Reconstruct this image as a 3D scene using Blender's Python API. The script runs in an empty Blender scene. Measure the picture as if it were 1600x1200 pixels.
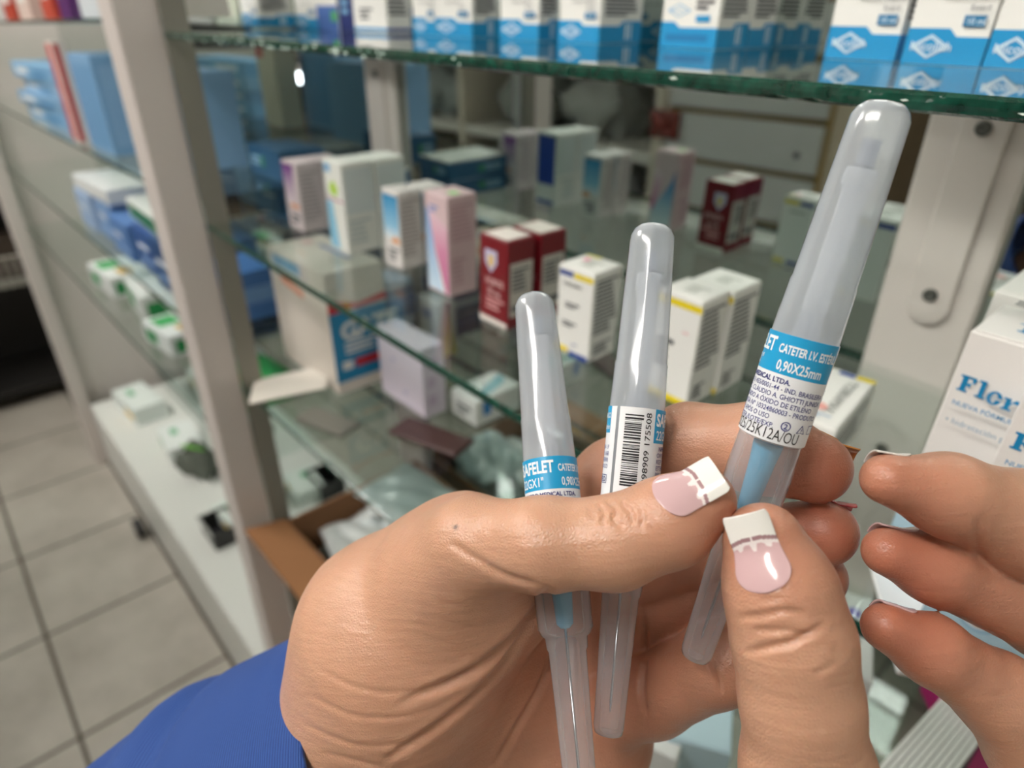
import bpy, math, random
import numpy as np
from mathutils import Vector, Matrix
random.seed(7)
C = bpy.context.scene.collection
SC = bpy.context.scene

# ------------------------------------------------------------------ camera
F_PX = 1031.0
EYE = Vector((0.0, 0.0, 1.40))
RIGHT = Vector((.6660, .7457, 0)).normalized()
FWD = Vector((-.655, .5855, -.477)); FWD = (FWD - RIGHT * FWD.dot(RIGHT)).normalized()
UP = RIGHT.cross(FWD).normalized()
cam = bpy.data.cameras.new('camera'); camo = bpy.data.objects.new('camera', cam); C.objects.link(camo)
camo.matrix_world = Matrix(((RIGHT.x, UP.x, -FWD.x, EYE.x), (RIGHT.y, UP.y, -FWD.y, EYE.y),
                            (RIGHT.z, UP.z, -FWD.z, EYE.z), (0, 0, 0, 1)))
cam.sensor_width = 36.0; cam.lens = F_PX / 1600 * 36.0
cam.clip_start = 0.01; cam.clip_end = 50
cam.dof.use_dof = True; cam.dof.focus_distance = 0.149; cam.dof.aperture_fstop = cam.lens / 2.25
SC.camera = camo
# ------------------------------------------------------------------ look and world
SC.view_settings.view_transform = 'Standard'; SC.view_settings.look = 'None'
SC.view_settings.gamma = 1.0; SC.view_settings.use_curve_mapping = False
SC.view_settings.exposure = 0.38
w = bpy.data.worlds.new('world'); SC.world = w; w.use_nodes = True
w.node_tree.nodes['Background'].inputs[0].default_value = (.80, .84, .9, 1)
w.node_tree.nodes['Background'].inputs[1].default_value = 0.25
LAMP_STRENGTH = 24.0
LAMPS = [(-2.0, -.75, 2.62, 1.3, .24), (-.45, -.95, 2.62, 1.3, .24), (-3.6, -2.1, 2.62, 1.3, .24), (-.9, -2.3, 2.62, 1.2, .2)]

# ------------------------------------------------------------------ helpers
def s2l(c): return tuple(((x / 12.92) if x <= .04045 else ((x + .055) / 1.055) ** 2.4) for x in c[:3])
def hexc(h): return tuple(int(h[i:i + 2], 16) / 255 for i in (0, 2, 4))
_m = {}
def mat(h, rough=.45, name=None, metal=0.0, spec=.5, bump=0.0, bscale=200, vary=0.0):
    key = (h, rough, metal, spec, bump, bscale, vary)
    if key in _m: return _m[key]
    m = bpy.data.materials.new(name or 'paint_' + h); m.use_nodes = True
    nt = m.node_tree; b = nt.nodes['Principled BSDF']
    col = s2l(hexc(h))
    b.inputs['Base Color'].default_value = (*col, 1); b.inputs['Roughness'].default_value = rough
    b.inputs['Metallic'].default_value = metal; b.inputs['Specular IOR Level'].default_value = spec
    if bump or vary:
        tc = nt.nodes.new('ShaderNodeTexCoord'); n = nt.nodes.new('ShaderNodeTexNoise')
        n.inputs['Scale'].default_value = bscale; n.inputs['Detail'].default_value = 4
        nt.links.new(tc.outputs['Object'], n.inputs['Vector'])
        if bump:
            bp = nt.nodes.new('ShaderNodeBump'); bp.inputs['Strength'].default_value = bump; bp.inputs['Distance'].default_value = .001
            nt.links.new(n.outputs['Fac'], bp.inputs['Height']); nt.links.new(bp.outputs['Normal'], b.inputs['Normal'])
        if vary:
            mx = nt.nodes.new('ShaderNodeMix'); mx.data_type = 'RGBA'
            mx.inputs[6].default_value = (*[c * (1 - vary) for c in col], 1); mx.inputs[7].default_value = (*[min(1, c * (1 + vary)) for c in col], 1)
            nt.links.new(n.outputs['Fac'], mx.inputs[0]); nt.links.new(mx.outputs[2], b.inputs['Base Color'])
    _m[key] = m; return m
def gradmat(name, stops, rough=.4, axis=2, lo=0.0, hi=1.0):
    m = bpy.data.materials.new(name); m.use_nodes = True; nt = m.node_tree; b = nt.nodes['Principled BSDF']
    tc = nt.nodes.new('ShaderNodeTexCoord'); sp = nt.nodes.new('ShaderNodeSeparateXYZ'); mr = nt.nodes.new('ShaderNodeMapRange')
    mr.inputs['From Min'].default_value = lo; mr.inputs['From Max'].default_value = hi
    cr = nt.nodes.new('ShaderNodeValToRGB')
    while len(cr.color_ramp.elements) < len(stops): cr.color_ramp.elements.new(.5)
    for e, (p, h) in zip(cr.color_ramp.elements, stops): e.position = p; e.color = (*s2l(hexc(h)), 1)
    nt.links.new(tc.outputs['Object'], sp.inputs[0]); nt.links.new(sp.outputs[axis], mr.inputs['Value'])
    nt.links.new(mr.outputs[0], cr.inputs[0]); nt.links.new(cr.outputs[0], b.inputs['Base Color'])
    b.inputs['Roughness'].default_value = rough
    return m

_tx = {}
def text_geo(s, bold=0.0):
    """glyph outlines of a string at size 1, filled"""
    if (s, bold) in _tx: return _tx[(s, bold)]
    cu = bpy.data.curves.new('lettering', 'FONT'); cu.body = s; cu.size = 1; cu.offset = bold; cu.resolution_u = 3
    o = bpy.data.objects.new('lettering', cu); me = o.to_mesh()
    vs = [(v.co.x, v.co.y) for v in me.vertices]; fs = [tuple(p.vertices) for p in me.polygons]
    o.to_mesh_clear(); bpy.data.objects.remove(o); bpy.data.curves.remove(cu)
    x1 = max([v[0] for v in vs], default=0)
    _tx[(s, bold)] = (vs, fs, x1); return _tx[(s, bold)]

class MB:
    def __init__(s): s.v = []; s.f = []; s.mi = []; s.mats = []; s.smooth = []
    def m(s, mt):
        if mt not in s.mats: s.mats.append(mt)
        return s.mats.index(mt)
    def add(s, vs, fs, mt, smooth=False, xf=None):
        b = len(s.v); k = s.m(mt)
        s.v += [tuple(xf @ Vector(v)) if xf else tuple(v) for v in vs]
        for f in fs: s.f.append(tuple(b + i for i in f)); s.mi.append(k); s.smooth.append(smooth)
    def box(s, lo, hi, mt, xf=None, bev=0.0):
        x0, y0, z0 = lo; x1, y1, z1 = hi
        if bev <= 0:
            vs = [(x0, y0, z0), (x1, y0, z0), (x1, y1, z0), (x0, y1, z0), (x0, y0, z1), (x1, y0, z1), (x1, y1, z1), (x0, y1, z1)]
            s.add(vs, [(0, 3, 2, 1), (4, 5, 6, 7), (0, 1, 5, 4), (1, 2, 6, 5), (2, 3, 7, 6), (3, 0, 4, 7)], mt, False, xf)
        else:
            def ring(i, z): return [(x0 + i + bev, y0 + i, z), (x1 - i - bev, y0 + i, z), (x1 - i, y0 + i + bev, z), (x1 - i, y1 - i - bev, z),
                                    (x1 - i - bev, y1 - i, z), (x0 + i + bev, y1 - i, z), (x0 + i, y1 - i - bev, z), (x0 + i, y0 + i + bev, z)]
            vs = ring(bev, z0) + ring(0, z0 + bev) + ring(0, z1 - bev) + ring(bev, z1)
            fs = [tuple(range(7, -1, -1)), tuple(range(24, 32))]
            for k in range(3):
                for j in range(8): fs.append((k * 8 + j, k * 8 + (j + 1) % 8, k * 8 + 8 + (j + 1) % 8, k * 8 + 8 + j))
            s.add(vs, fs, mt, False, xf)
    def lathe(s, prof, mt, n=32, xf=None, smooth=True, rf=None, cap=True):
        vs = []; fs = []
        for i, (z, r) in enumerate(prof):
            for j in range(n):
                a = 2 * math.pi * j / n; rr = r * (rf(a, z) if rf else 1)
                vs.append((rr * math.cos(a), rr * math.sin(a), z))
        for i in range(len(prof) - 1):
            for j in range(n): fs.append((i * n + j, i * n + (j + 1) % n, (i + 1) * n + (j + 1) % n, (i + 1) * n + j))
        if cap: fs += [tuple(range(n - 1, -1, -1)), tuple(range((len(prof) - 1) * n, len(prof) * n))]
        s.add(vs, fs, mt, smooth, xf)
    def tube(s, pts, r, mt, n=10, smooth=True):
        pts = [Vector(p) for p in pts]; vs = []; fs = []
        for i, p in enumerate(pts):
            t = (pts[min(i + 1, len(pts) - 1)] - pts[max(i - 1, 0)]).normalized()
            u = t.orthogonal().normalized() if i == 0 else (u - t * u.dot(t)).normalized()
            q = t.cross(u); rr = r[i] if isinstance(r, (list, tuple)) else r
            for j in range(n):
                a = 2 * math.pi * j / n; vs.append(p + (u * math.cos(a) + q * math.sin(a)) * rr)
        for i in range(len(pts) - 1):
            for j in range(n): fs.append((i * n + j, i * n + (j + 1) % n, (i + 1) * n + (j + 1) % n, (i + 1) * n + j))
        fs += [tuple(range(n - 1, -1, -1)), tuple(range((len(pts) - 1) * n, len(pts) * n))]
        s.add(vs, fs, mt, smooth)
    def build(s, name, parent=None):
        me = bpy.data.meshes.new(name); me.from_pydata(s.v, [], s.f)
        for m_ in s.mats: me.materials.append(m_)
        me.polygons.foreach_set('material_index', s.mi); me.polygons.foreach_set('use_smooth', s.smooth)
        me.update(); o = bpy.data.objects.new(name, me); C.objects.link(o)
        if parent is not None: o.parent = parent
        return o
def tag(o, label=None, cat=None, group=None, kind=None):
    if label: o['label'] = label
    if cat: o['category'] = cat
    if group: o['group'] = group
    if kind: o['kind'] = kind
    return o
def empty(name, loc=(0, 0, 0), label=None, cat=None, group=None, M=None):
    o = bpy.data.objects.new(name, None); C.objects.link(o); o.empty_display_size = .01
    if M is not None: o.matrix_world = M
    else: o.location = loc
    return tag(o, label, cat, group)
def ray(px, py): return (RIGHT * (px - 800) + UP * (600 - py) + FWD * F_PX) / F_PX
def atZ(px, py, z): r = ray(px, py); return EYE + r * ((z - EYE.z) / r.z)
def atY(px, py, Y): r = ray(px, py); return EYE + r * (Y / r.y)
def atX(px, py, X): r = ray(px, py); return EYE + r * (X / r.x)
def dep(px, py, d): return EYE + ray(px, py) * d

# ------------------------------------------------------------------ key planes of the cabinet
YF, YM = .226, .468
SLOPE = {'mid': (-.2093, .028), 'top': (-.0168 - .017 * .05, .017), 'low': (-.389, 0), 'deep': (-.60, 0), 'lmid': (-.172, 0), 'l3': (-.357, 0), 'l4': (-.535, 0), 'ltop': (.008, 0), 'ldeck': (-1.16, 0)}
def sz(which, X): a, b = SLOPE[which]; return 1.40 + a - b * X
def onshelf(px, py, which):
    a, b = SLOPE[which]; r = ray(px, py); return EYE + r * (a / (r.z + b * r.x))

# ------------------------------------------------------------------ materials
def glass_pane_mat(name, tint, f0=1.5, rough=0.0):
    m = bpy.data.materials.new(name); m.use_nodes = True; nt = m.node_tree; nt.nodes.clear()
    o = nt.nodes.new('ShaderNodeOutputMaterial'); t = nt.nodes.new('ShaderNodeBsdfTransparent'); g = nt.nodes.new('ShaderNodeBsdfGlossy')
    t.inputs[0].default_value = (*tint, 1); g.inputs['Roughness'].default_value = rough; g.inputs[0].default_value = (1, 1, 1, 1)
    fr = nt.nodes.new('ShaderNodeFresnel'); fr.inputs[0].default_value = f0
    ge = nt.nodes.new('ShaderNodeNewGeometry'); iv = nt.nodes.new('ShaderNodeMath'); iv.operation = 'SUBTRACT'; iv.inputs[0].default_value = 1.0; nt.links.new(ge.outputs['Backfacing'], iv.inputs[1])
    mu = nt.nodes.new('ShaderNodeMath'); mu.operation = 'MULTIPLY'; nt.links.new(fr.outputs[0], mu.inputs[0]); nt.links.new(iv.outputs[0], mu.inputs[1])
    mx = nt.nodes.new('ShaderNodeMixShader'); nt.links.new(mu.outputs[0], mx.inputs[0]); nt.links.new(t.outputs[0], mx.inputs[1]); nt.links.new(g.outputs[0], mx.inputs[2])
    nt.links.new(mx.outputs[0], o.inputs[0]); return m
GLASS = glass_pane_mat('clear_shelf_glass', (.93, .965, .95))
def edge_mat():
    m = bpy.data.materials.new('green_glass_edge'); m.use_nodes = True; nt = m.node_tree; b = nt.nodes['Principled BSDF']
    tc = nt.nodes.new('ShaderNodeTexCoord'); n = nt.nodes.new('ShaderNodeTexNoise'); n.inputs['Scale'].default_value = 160; n.inputs['Detail'].default_value = 5
    nt.links.new(tc.outputs['Object'], n.inputs['Vector'])
    cr = nt.nodes.new('ShaderNodeValToRGB'); e = cr.color_ramp.elements
    e[0].position = .3; e[0].color = (*s2l(hexc('07291f')), 1); e[1].position = .7; e[1].color = (*s2l(hexc('155040')), 1)
    nt.links.new(n.outputs['Fac'], cr.inputs[0]); nt.links.new(cr.outputs[0], b.inputs['Base Color'])
    bp = nt.nodes.new('ShaderNodeBump'); bp.inputs['Strength'].default_value = .6; bp.inputs['Distance'].default_value = .001
    nt.links.new(n.outputs['Fac'], bp.inputs['Height']); nt.links.new(bp.outputs[0], b.inputs['Normal'])
    b.inputs['Roughness'].default_value = .12; b.inputs['Specular IOR Level'].default_value = .7
    return m
EDGE = edge_mat()
MIRROR = mat('c9d2cf', .02, 'mirror_silvering', 1.0)
ALU = mat('d8cfca', .45, 'painted_aluminium', .1, bump=.05, bscale=60)
ALU_DK = mat('8d8a80', .45, 'aluminium_seam', .3)
WHITE = mat('eeeeea', .42, 'white_carton'); WARM = mat('e6dfd8', .45, 'warm_white_carton')
CYAN = mat('1c94cf', .35, 'blue_print'); NAVY = mat('1d3f96', .4, 'navy_print'); YEL = mat('ecd50c', .45, 'yellow_print')
MAR = mat('7a1420', .35, 'maroon_print'); INK = mat('55565c', .5, 'grey_ink'); BLACK = mat('15151a', .5, 'black_ink')
LBLUE = mat('7fb0d6', .4, 'pale_blue_carton'); MBLUE = mat('3f6fae', .4, 'mid_blue_carton'); DBLUE = mat('2c4f80', .4, 'deep_blue_carton')
GREEN = mat('2c9a55', .4, 'green_print'); RED = mat('c8222c', .4, 'red_print'); PINK = mat('e8a9bd', .4, 'pink_print'); ORANGE = mat('d8742c', .45, 'orange_print')
BROWN = mat('8a6040', .8, 'cardboard', vary=.12, bscale=40); LILAC = mat('ddd3e2', .4, 'lilac_white_carton')
PURPLE = mat('7a2b8c', .4, 'purple_print'); GREYBOX = mat('9a9a94', .5, 'grey_carton')

# ------------------------------------------------------------------ the room
X0, X1, YB, YW, ZC = -4.6, 1.6, -3.0, .52, 2.75
def tile_mat():
    m = bpy.data.materials.new('floor_tiles'); m.use_nodes = True; nt = m.node_tree; b = nt.nodes['Principled BSDF']; L = nt.links
    tc = nt.nodes.new('ShaderNodeTexCoord'); sp = nt.nodes.new('ShaderNodeSeparateXYZ'); L.new(tc.outputs['Object'], sp.inputs[0])
    def line(out, off, per, wd):
        a = nt.nodes.new('ShaderNodeMath'); a.operation = 'SUBTRACT'; a.inputs[1].default_value = off; L.new(out, a.inputs[0])
        d = nt.nodes.new('ShaderNodeMath'); d.operation = 'PINGPONG'; d.inputs[1].default_value = per / 2; L.new(a.outputs[0], d.inputs[0])
        c = nt.nodes.new('ShaderNodeMath'); c.operation = 'LESS_THAN'; c.inputs[1].default_value = wd; L.new(d.outputs[0], c.inputs[0]); return c.outputs[0]
    a = line(sp.outputs[0], -1.330, .374, .0045); c = line(sp.outputs[1], .222, .330, .0045)
    mxm = nt.nodes.new('ShaderNodeMath'); mxm.operation = 'MAXIMUM'; L.new(a, mxm.inputs[0]); L.new(c, mxm.inputs[1])
    n = nt.nodes.new('ShaderNodeTexNoise'); n.inputs['Scale'].default_value = 5; n.inputs['Detail'].default_value = 8; n.inputs['Roughness'].default_value = .7
    L.new(tc.outputs['Object'], n.inputs['Vector'])
    cr = nt.nodes.new('ShaderNodeValToRGB'); e = cr.color_ramp.elements
    e[0].position = .3; e[0].color = (*s2l(hexc('a09a90')), 1); e[1].position = .7; e[1].color = (*s2l(hexc('bdb8ae')), 1); L.new(n.outputs['Fac'], cr.inputs[0])
    mx = nt.nodes.new('ShaderNodeMix'); mx.data_type = 'RGBA'; L.new(mxm.outputs[0], mx.inputs[0]); L.new(cr.outputs[0], mx.inputs[6])
    mx.inputs[7].default_value = (*s2l(hexc('4c443a')), 1); L.new(mx.outputs[2], b.inputs['Base Color'])
    b.inputs['Roughness'].default_value = .35
    return m
def slab(name, lo, hi, mt):
    b = MB(); b.box(lo, hi, mt); return tag(b.build(name), kind='structure')
slab('floor', (X0, YB, -.05), (X1, YW, 0), tile_mat())
slab('ceiling', (X0, YB, ZC), (X1, YW, ZC + .05), mat('e6e6e2', .8, 'ceiling_paint'))
WALLM = mat('cfcdc6', .7, 'wall_paint', bump=.1, bscale=90)
slab('wall_back', (X0, YW, 0), (X1, YW + .06, ZC), WALLM)
slab('wall_front', (X0, YB - .06, 0), (X1, YB, ZC), WALLM)
slab('wall_left', (X0 - .06, YB, 0), (X0, YW, ZC), WALLM)
slab('wall_right', (X1, YB, 0), (X1 + .06, YW, ZC), WALLM)
for i, (lx, ly, lz, ll, lw) in enumerate(LAMPS):
    t = empty('ceiling_lamp', (lx, ly, ZC), ['long ceiling lamp over the aisle left of the camera', 'long ceiling lamp above the camera', 'long ceiling lamp at the far left end of the aisle', 'long ceiling lamp behind the slatted display'][i], 'ceiling lamp', None)
    b = MB(); b.box((-ll / 2 - .02, -lw / 2 - .02, -.06), (ll / 2 + .02, lw / 2 + .02, 0), ALU); b.build('housing', t)
    em = bpy.data.materials.new('lamp_diffuser'); em.use_nodes = True; p = em.node_tree.nodes['Principled BSDF']
    p.inputs['Emission Color'].default_value = (1, .965, .91, 1); p.inputs['Emission Strength'].default_value = LAMP_STRENGTH
    b = MB(); b.box((-ll / 2, -lw / 2, -.085), (ll / 2, lw / 2, -.0605), em); b.build('diffuser', t)

# ------------------------------------------------------------------ display cabinet
cab = empty('display_cabinet', (-.8, YF, 0), 'white aluminium display cabinet with mirrored back and glass shelves', 'display cabinet')
cab.matrix_world = Matrix.Translation((0, 0, 0))
def post(x0, x1, y0, y1, z0=0.0, z1=2.3, screws=False, ch=False):
    b = MB(); b.box((x0, y0, z0), (x1, y1, z1), ALU, bev=.002)
    o = b.build('front_post' if not screws else 'back_upright', cab)
    return o
post(-.795, -.750, .186, .226)
post(-2.52, -2.47, .186, .226)
b = MB(); b.box((-.750, .226, .20), (-.745, .250, 2.3), ALU_DK); b.build('post_channel', cab)
# uprights on the mirror
def upright(xa, xb):
    b = MB(); b.box((xa, YM - .010, .2), (xb, YM - .001, 2.3), ALU, bev=.002)
    u = b.build('back_upright', cab)
    b = MB(); xm = (xa + xb) / 2 + .002
    b.box((xm - .0125, YM - .0135, 1.245), (xm + .0125, YM - .0105, 2.2), ALU, bev=.0012)
    b.lathe([(-.0001, .0124), (.0028, .0124), (.003, .012)], ALU, 24, Matrix.Translation((xm, YM - .0105, 1.245)) @ Matrix.Rotation(math.pi / 2, 4, 'X'))
    b.build('bracket_rail', u)
    for z in (1.350, 1.252, 1.135, 1.0):
        b = MB(); xf = Matrix.Translation((xm, YM - (.0137 if z > 1.2 else .0101), z)) @ Matrix.Rotation(math.pi / 2, 4, 'X')
        b.lathe([(0, .0042), (.0012, .0042), (.0020, .0034), (.0020, .0015), (.0010, .0012)], mat('5c5c58', .45, 'screw_steel', .6), 18, xf)
        b.build('screw', u)
upright(-.146, -.090)
upright(-.785, -.722)
b = MB(); b.box((-2.52, YM, .20), (-.002 + .5, YM + .006, 2.3), MIRROR); b.build('mirror_back', cab)
b = MB(); b.box((-2.52, YM + .0062, 0), (.5, YM + .03, 2.32), ALU); b.build('back_board', cab)
DECKM = mat('dedfda', .35, 'deck_laminate')
b = MB(); b.box((-2.47, YF, 0), (-.750, YM - .001, .235), DECKM, bev=.003); b.box((-.745, YF, 0), (.5, YM - .001, .235), DECKM, bev=.003); b.build('deck', cab)
b = MB(); b.box((-2.54, .19, 0), (-2.5203, YM + .03, 2.3), ALU); b.build('side_panel', cab)

def shelf(which, xa, xb, label, chips=False, th=.006, y1=YM - .0015):
    a, s = SLOPE[which]
    b = MB(); n = 60 if chips else 1; L = xb - xa
    b.box((0, YF + .0004, -th), (L, y1, 0), GLASS)
    o = b.build('glass_shelf'); o.location = (xa, 0, sz(which, xa)); o.rotation_euler = (0, math.atan(s), 0)
    tag(o, label, 'glass shelf')
    e = MB(); rnd = random.Random(len(label)); vs = []; fs = []; N = int(L / .004)
    for i in range(N + 1):
        x = L * i / N; j = rnd.random() * .0006; k = rnd.random() * .0009 * (1 if rnd.random() < .5 else .2)
        if not chips: j = k = 0
        vs += [(x, YF + .0004 + .0001, 0), (x, YF - .0010, -.0008 - j), (x, YF - .0013, -th / 2), (x, YF - .0010, -th + .0008 + k), (x, YF + .0005, -th)]
    for i in range(N):
        for q in range(4): fs.append((i * 5 + q, i * 5 + q + 1, i * 5 + 6 + q, i * 5 + 5 + q))
    e.add(vs, fs, EDGE)
    if chips:
        chm = mat('cfe0d6', .25, 'chipped_glass')
        for _ in range(60):
            x = rnd.random() ** .8 * L * .9; x = L * .25 + rnd.gauss(0, .10) if rnd.random() < .75 else x
            if x < 0.01 or x > L - .01: continue
            z = -th * (.15 + .7 * rnd.random()); wd = .0006 + .003 * rnd.random(); hh = .0003 + .0010 * rnd.random()
            e.add([(x - wd, YF - .00145, z), (x - wd * .2, YF - .00155, z - hh), (x + wd, YF - .00145, z - hh * .3), (x + wd * .3, YF - .00155, z + hh)], [(0, 1, 2, 3)], chm)
    ed = e.build('polished_edge', o); ed['label'] = 'dark green glass edge'
    be = MB(); be.box((0, y1, -th), (L, y1 + .0008, 0), EDGE); be.build('back_edge', o)
    return o
shelf('top', -.7449, .35, 'glass shelf at eye level with chipped green edge, under the blue and white cartons', True)
shelf('mid', -.7449, .35, 'glass shelf at chest height under the maroon, pink and yellow-striped cartons', False)
shelf('low', -.7449, .35, 'glass shelf below the cartons, holding the blue and white box and fanned leaflets', False, .005)
shelf('ltop', -2.469, -.7955, 'uppermost glass shelf left of the near post', False, .005)
shelf('lmid', -2.469, -.7955, 'glass shelf left of the near post under the red-striped white box', False, .005)
shelf('l3', -2.469, -.7955, 'glass shelf left of the near post under the heap of dark blue cartons', False, .005)
shelf('l4', -2.469, -.7955, 'lower glass shelf left of the near post under white and green cartons', False, .005)

# ------------------------------------------------------------------ cartons
def carton(name, label, cat, F, w_, d_, h_, yaw=0, base=WHITE, front=(), side=(), top=(), group=None, tilt=0.0, back=None, flap=True, roll=None, leftd=None):
    """F is the near bottom corner (front right); front faces -Y, side faces +X"""
    yr = math.radians(yaw)
    M = Matrix.Translation(F) @ Matrix.Rotation(tilt, 4, 'Y') @ Matrix.Rotation(yr, 4, 'Z')
    if roll is not None: M = M @ roll
    M = M @ Matrix.Translation((-w_ / 2, d_ / 2, .0002))
    root = empty(name, label=label, cat=cat, group=group, M=M)
    b = MB(); b.box((-w_ / 2, -d_ / 2, 0), (w_ / 2, d_ / 2, h_), base, bev=.0005)
    e = [.00012]
    def put(items, fn, W, H):
        for k, it in enumerate(items):
            off = .00012 + .00010 * k; mt = it[1]
            if it[0] == 'r':
                _, _, u0, v0, u1, v1 = it; b.add([fn(u * W, v * H, off) for u, v in ((u0, v0), (u1, v0), (u1, v1), (u0, v1))], [(0, 1, 2, 3)], mt)
            elif it[0] == 'p':
                b.add([fn(u * W, v * H, off) for u, v in it[2]], [tuple(range(len(it[2])))], mt)
            elif it[0] == 't':
                _, _, u, v, hh, s_ = it[:6]; bold = it[6] if len(it) > 6 else 0.0; ang = it[7] if len(it) > 7 else 0
                vs, fs, x1 = text_geo(s_, bold); sc = hh * H / .7; ca, sa = math.cos(ang), math.sin(ang)
                b.add([fn(u * W + (x * ca - y * sa) * sc, v * H + (x * sa + y * ca) * sc, off) for x, y in vs], fs, mt)
            elif it[0] == 'lines':
                _, _, u0, v0, u1, v1, n = it
                for q in range(n):
                    vv = v1 + (v0 - v1) * (q + .5) / n; hh = abs(v1 - v0) / n * .28; ue = u1 - (u1 - u0) * (.35 * ((q * 7919) % 10) / 10)
                    b.add([fn(u * W, v * H, off) for u, v in ((u0, vv - hh), (ue, vv - hh), (ue, vv + hh), (u0, vv + hh))], [(0, 1, 2, 3)], mt)
    put(front, lambda u, v, o: (-w_ / 2 + u, -d_ / 2 - o, v), w_, h_)
    put(side, lambda u, v, o: (w_ / 2 + o, -d_ / 2 + u, v), d_, h_)
    put(back if back is not None else front, lambda u, v, o: (w_ / 2 - u, d_ / 2 + o, v), w_, h_)
    put(leftd if leftd is not None else side, lambda u, v, o: (-w_ / 2 - o, d_ / 2 - u, v), d_, h_)
    b.build('body', root)
    if flap:
        b2 = MB(); b2.box((-w_ / 2 + .0006, -d_ / 2 + .0010, h_ + .0001), (w_ / 2 - .0006, d_ / 2 - .0004, h_ + .0007), base, bev=.0002)
        bb = b; 
        b = b2
        put(top, lambda u, v, o: (-w_ / 2 + u, -d_ / 2 + v, h_ + .0007 + o), w_, d_)
        b2.build('closing_flap', root)
    return root
TILT_MID = math.atan(.028); TILT_TOP = math.atan(.017)
def fit(which, L, F, R, T=None, h=None, w_=None, d_=None):
    Fp = onshelf(*F, which)
    if which == 'top' and (F[0] < 1200 or not .24 < Fp.y < .43): Fp = atY(F[0], F[1] - 2, .40 if F[0] < 1200 else .36); Fp.z = sz('top', Fp.x)
    if w_ is None: w_ = abs(Fp.x - atY(*L, Fp.y).x)
    if d_ is None: d_ = abs(atX(*R, Fp.x).y - Fp.y)
    if T is not None:
        r = ray(*T); k = math.hypot(Fp.x, Fp.y) / math.hypot(r.x, r.y); h = EYE.z + k * r.z - Fp.z
    if Fp.y + d_ > YM - .014: d_ = max(.012, YM - .014 - Fp.y)
    return dict(F=Fp, w_=w_, d_=d_, h_=h)
G_EYE = 'blue and white eye drop cartons on the top shelf'
def nico_front(logo=True, words=True):
    it = [('p', CYAN, [(0, 0), (1, 0), (1, .145), (.62, .145), (.52, .185), (0, .185)])]
    W_ = mat('d8ecf8', .4, 'logo_white')
    if logo:
        for (a, o) in (((.12, .155), 0), ((.15, .155), 1)):
            cx, cy, rx, ry = .32, .092, .24 - .04 * o, .058 - .010 * o
            for (p, q) in (((cx - rx, cy), (cx, cy + ry)), ((cx, cy + ry), (cx + rx, cy)), ((cx + rx, cy), (cx, cy - ry)), ((cx, cy - ry), (cx - rx, cy))):
                dx, dy = q[0] - p[0], q[1] - p[1]; tx, ty = .010, .0042
                it.append(('p', W_, [(p[0], p[1] - ty), (q[0], q[1] - ty), (q[0], q[1] + ty), (p[0], p[1] + ty)]))
        it.append(('t', W_, .08, .072, .046, 'Nicolich', .012))
    if words:
        it += [('p', mat('2277a8', .4, 'badge_blue'), [(.66, .195), (.92, .195), (.92, .25), (.66, .25)]), ('t', W_, .69, .207, .030, '10 ml', .01),
               ('t', INK, .70, .275, .027, 'Estéril'), ('t', INK, .36, .325, .026, 'Solución Oftálmica')]
    return it
NSIDE = [('p', CYAN, [(0, 0), (1, 0), (1, .185), (.55, .185), (.45, .145), (0, .145)]), ('r', mat('d8ecf8', .4), .60, .03, .66, .165), ('r', mat('d8ecf8', .4), .70, .03, .74, .165), ('lines', INK, .1, .22, .85, .6, 12)]
def eye(label, L, F, R, h=.078, yaw=0, **k):
    return carton('eye_drop_carton', label, 'medicine box', yaw=yaw, front=k.pop('front', nico_front()), side=k.pop('side', NSIDE), tilt=TILT_TOP, group=G_EYE, **fit('top', L, F, R, h=h, **k))
def eyeX(label, Fp, w_, d_, **k):
    return carton('eye_drop_carton', label, 'medicine box', Vector(Fp), w_, d_, .078, 0, front=k.get('front', nico_front()), side=NSIDE, tilt=TILT_TOP, group=G_EYE)
eye('eye drop carton just above the tip of the tallest catheter case', (1288, 86), (1396, 97), (1400, 96), d_=.036)
eye('eye drop carton second from the right edge, whole logo and 10 ml badge', (1407, 96), (1530, 106), (1535, 104), d_=.036)
eye('eye drop carton cut off by the right edge of the photo', (1535, 101), (1662, 113), (1670, 110), d_=.034)
LG = mat('8fbfe0', .4, 'pale_logo')
B4F = [('p', CYAN, [(0, 0), (1, 0), (1, .15), (.34, .15), (.24, .19), (0, .19)]), ('r', mat('1878b4', .4), .1, .05, .85, .10), ('p', LG, [(.10, .27), (.30, .32), (.52, .27), (.30, .22)]), ('p', WHITE, [(.15, .27), (.30, .31), (.47, .27), (.30, .23)]), ('t', LG, .12, .26, .03, 'Nicolich', .0), ('r', CYAN, .62, .19, .86, .235), ('lines', INK, .6, .27, .9, .35, 2)]
f4 = fit('top', (1030, 73), (1116, 81), (1177, 72), h=.078)
eyeX('eye drop carton with pale blue logo on white, left of the gap', f4['F'], f4['w_'], .036, front=B4F)
eyeX('eye drop carton tucked directly behind the one left of the gap on the top shelf', f4['F'] + Vector((0, .037, 0)), f4['w_'], .034)
eye('eye drop carton with dark side text, fifth carton from the right on the top shelf', (872, 62), (935, 71), (1000, 64))
eye('eye drop carton with solid blue base, left of the one with dark side text', (781, 58), (841, 63), (872, 60))
eye('right one of the two touching eye drop cartons with white diamond logos', (680, 52), (738, 58), (780, 52))
eye('left one of the two touching eye drop cartons with white diamond logos', (646, 49), (683, 52), (686, 51), d_=.03)
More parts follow.
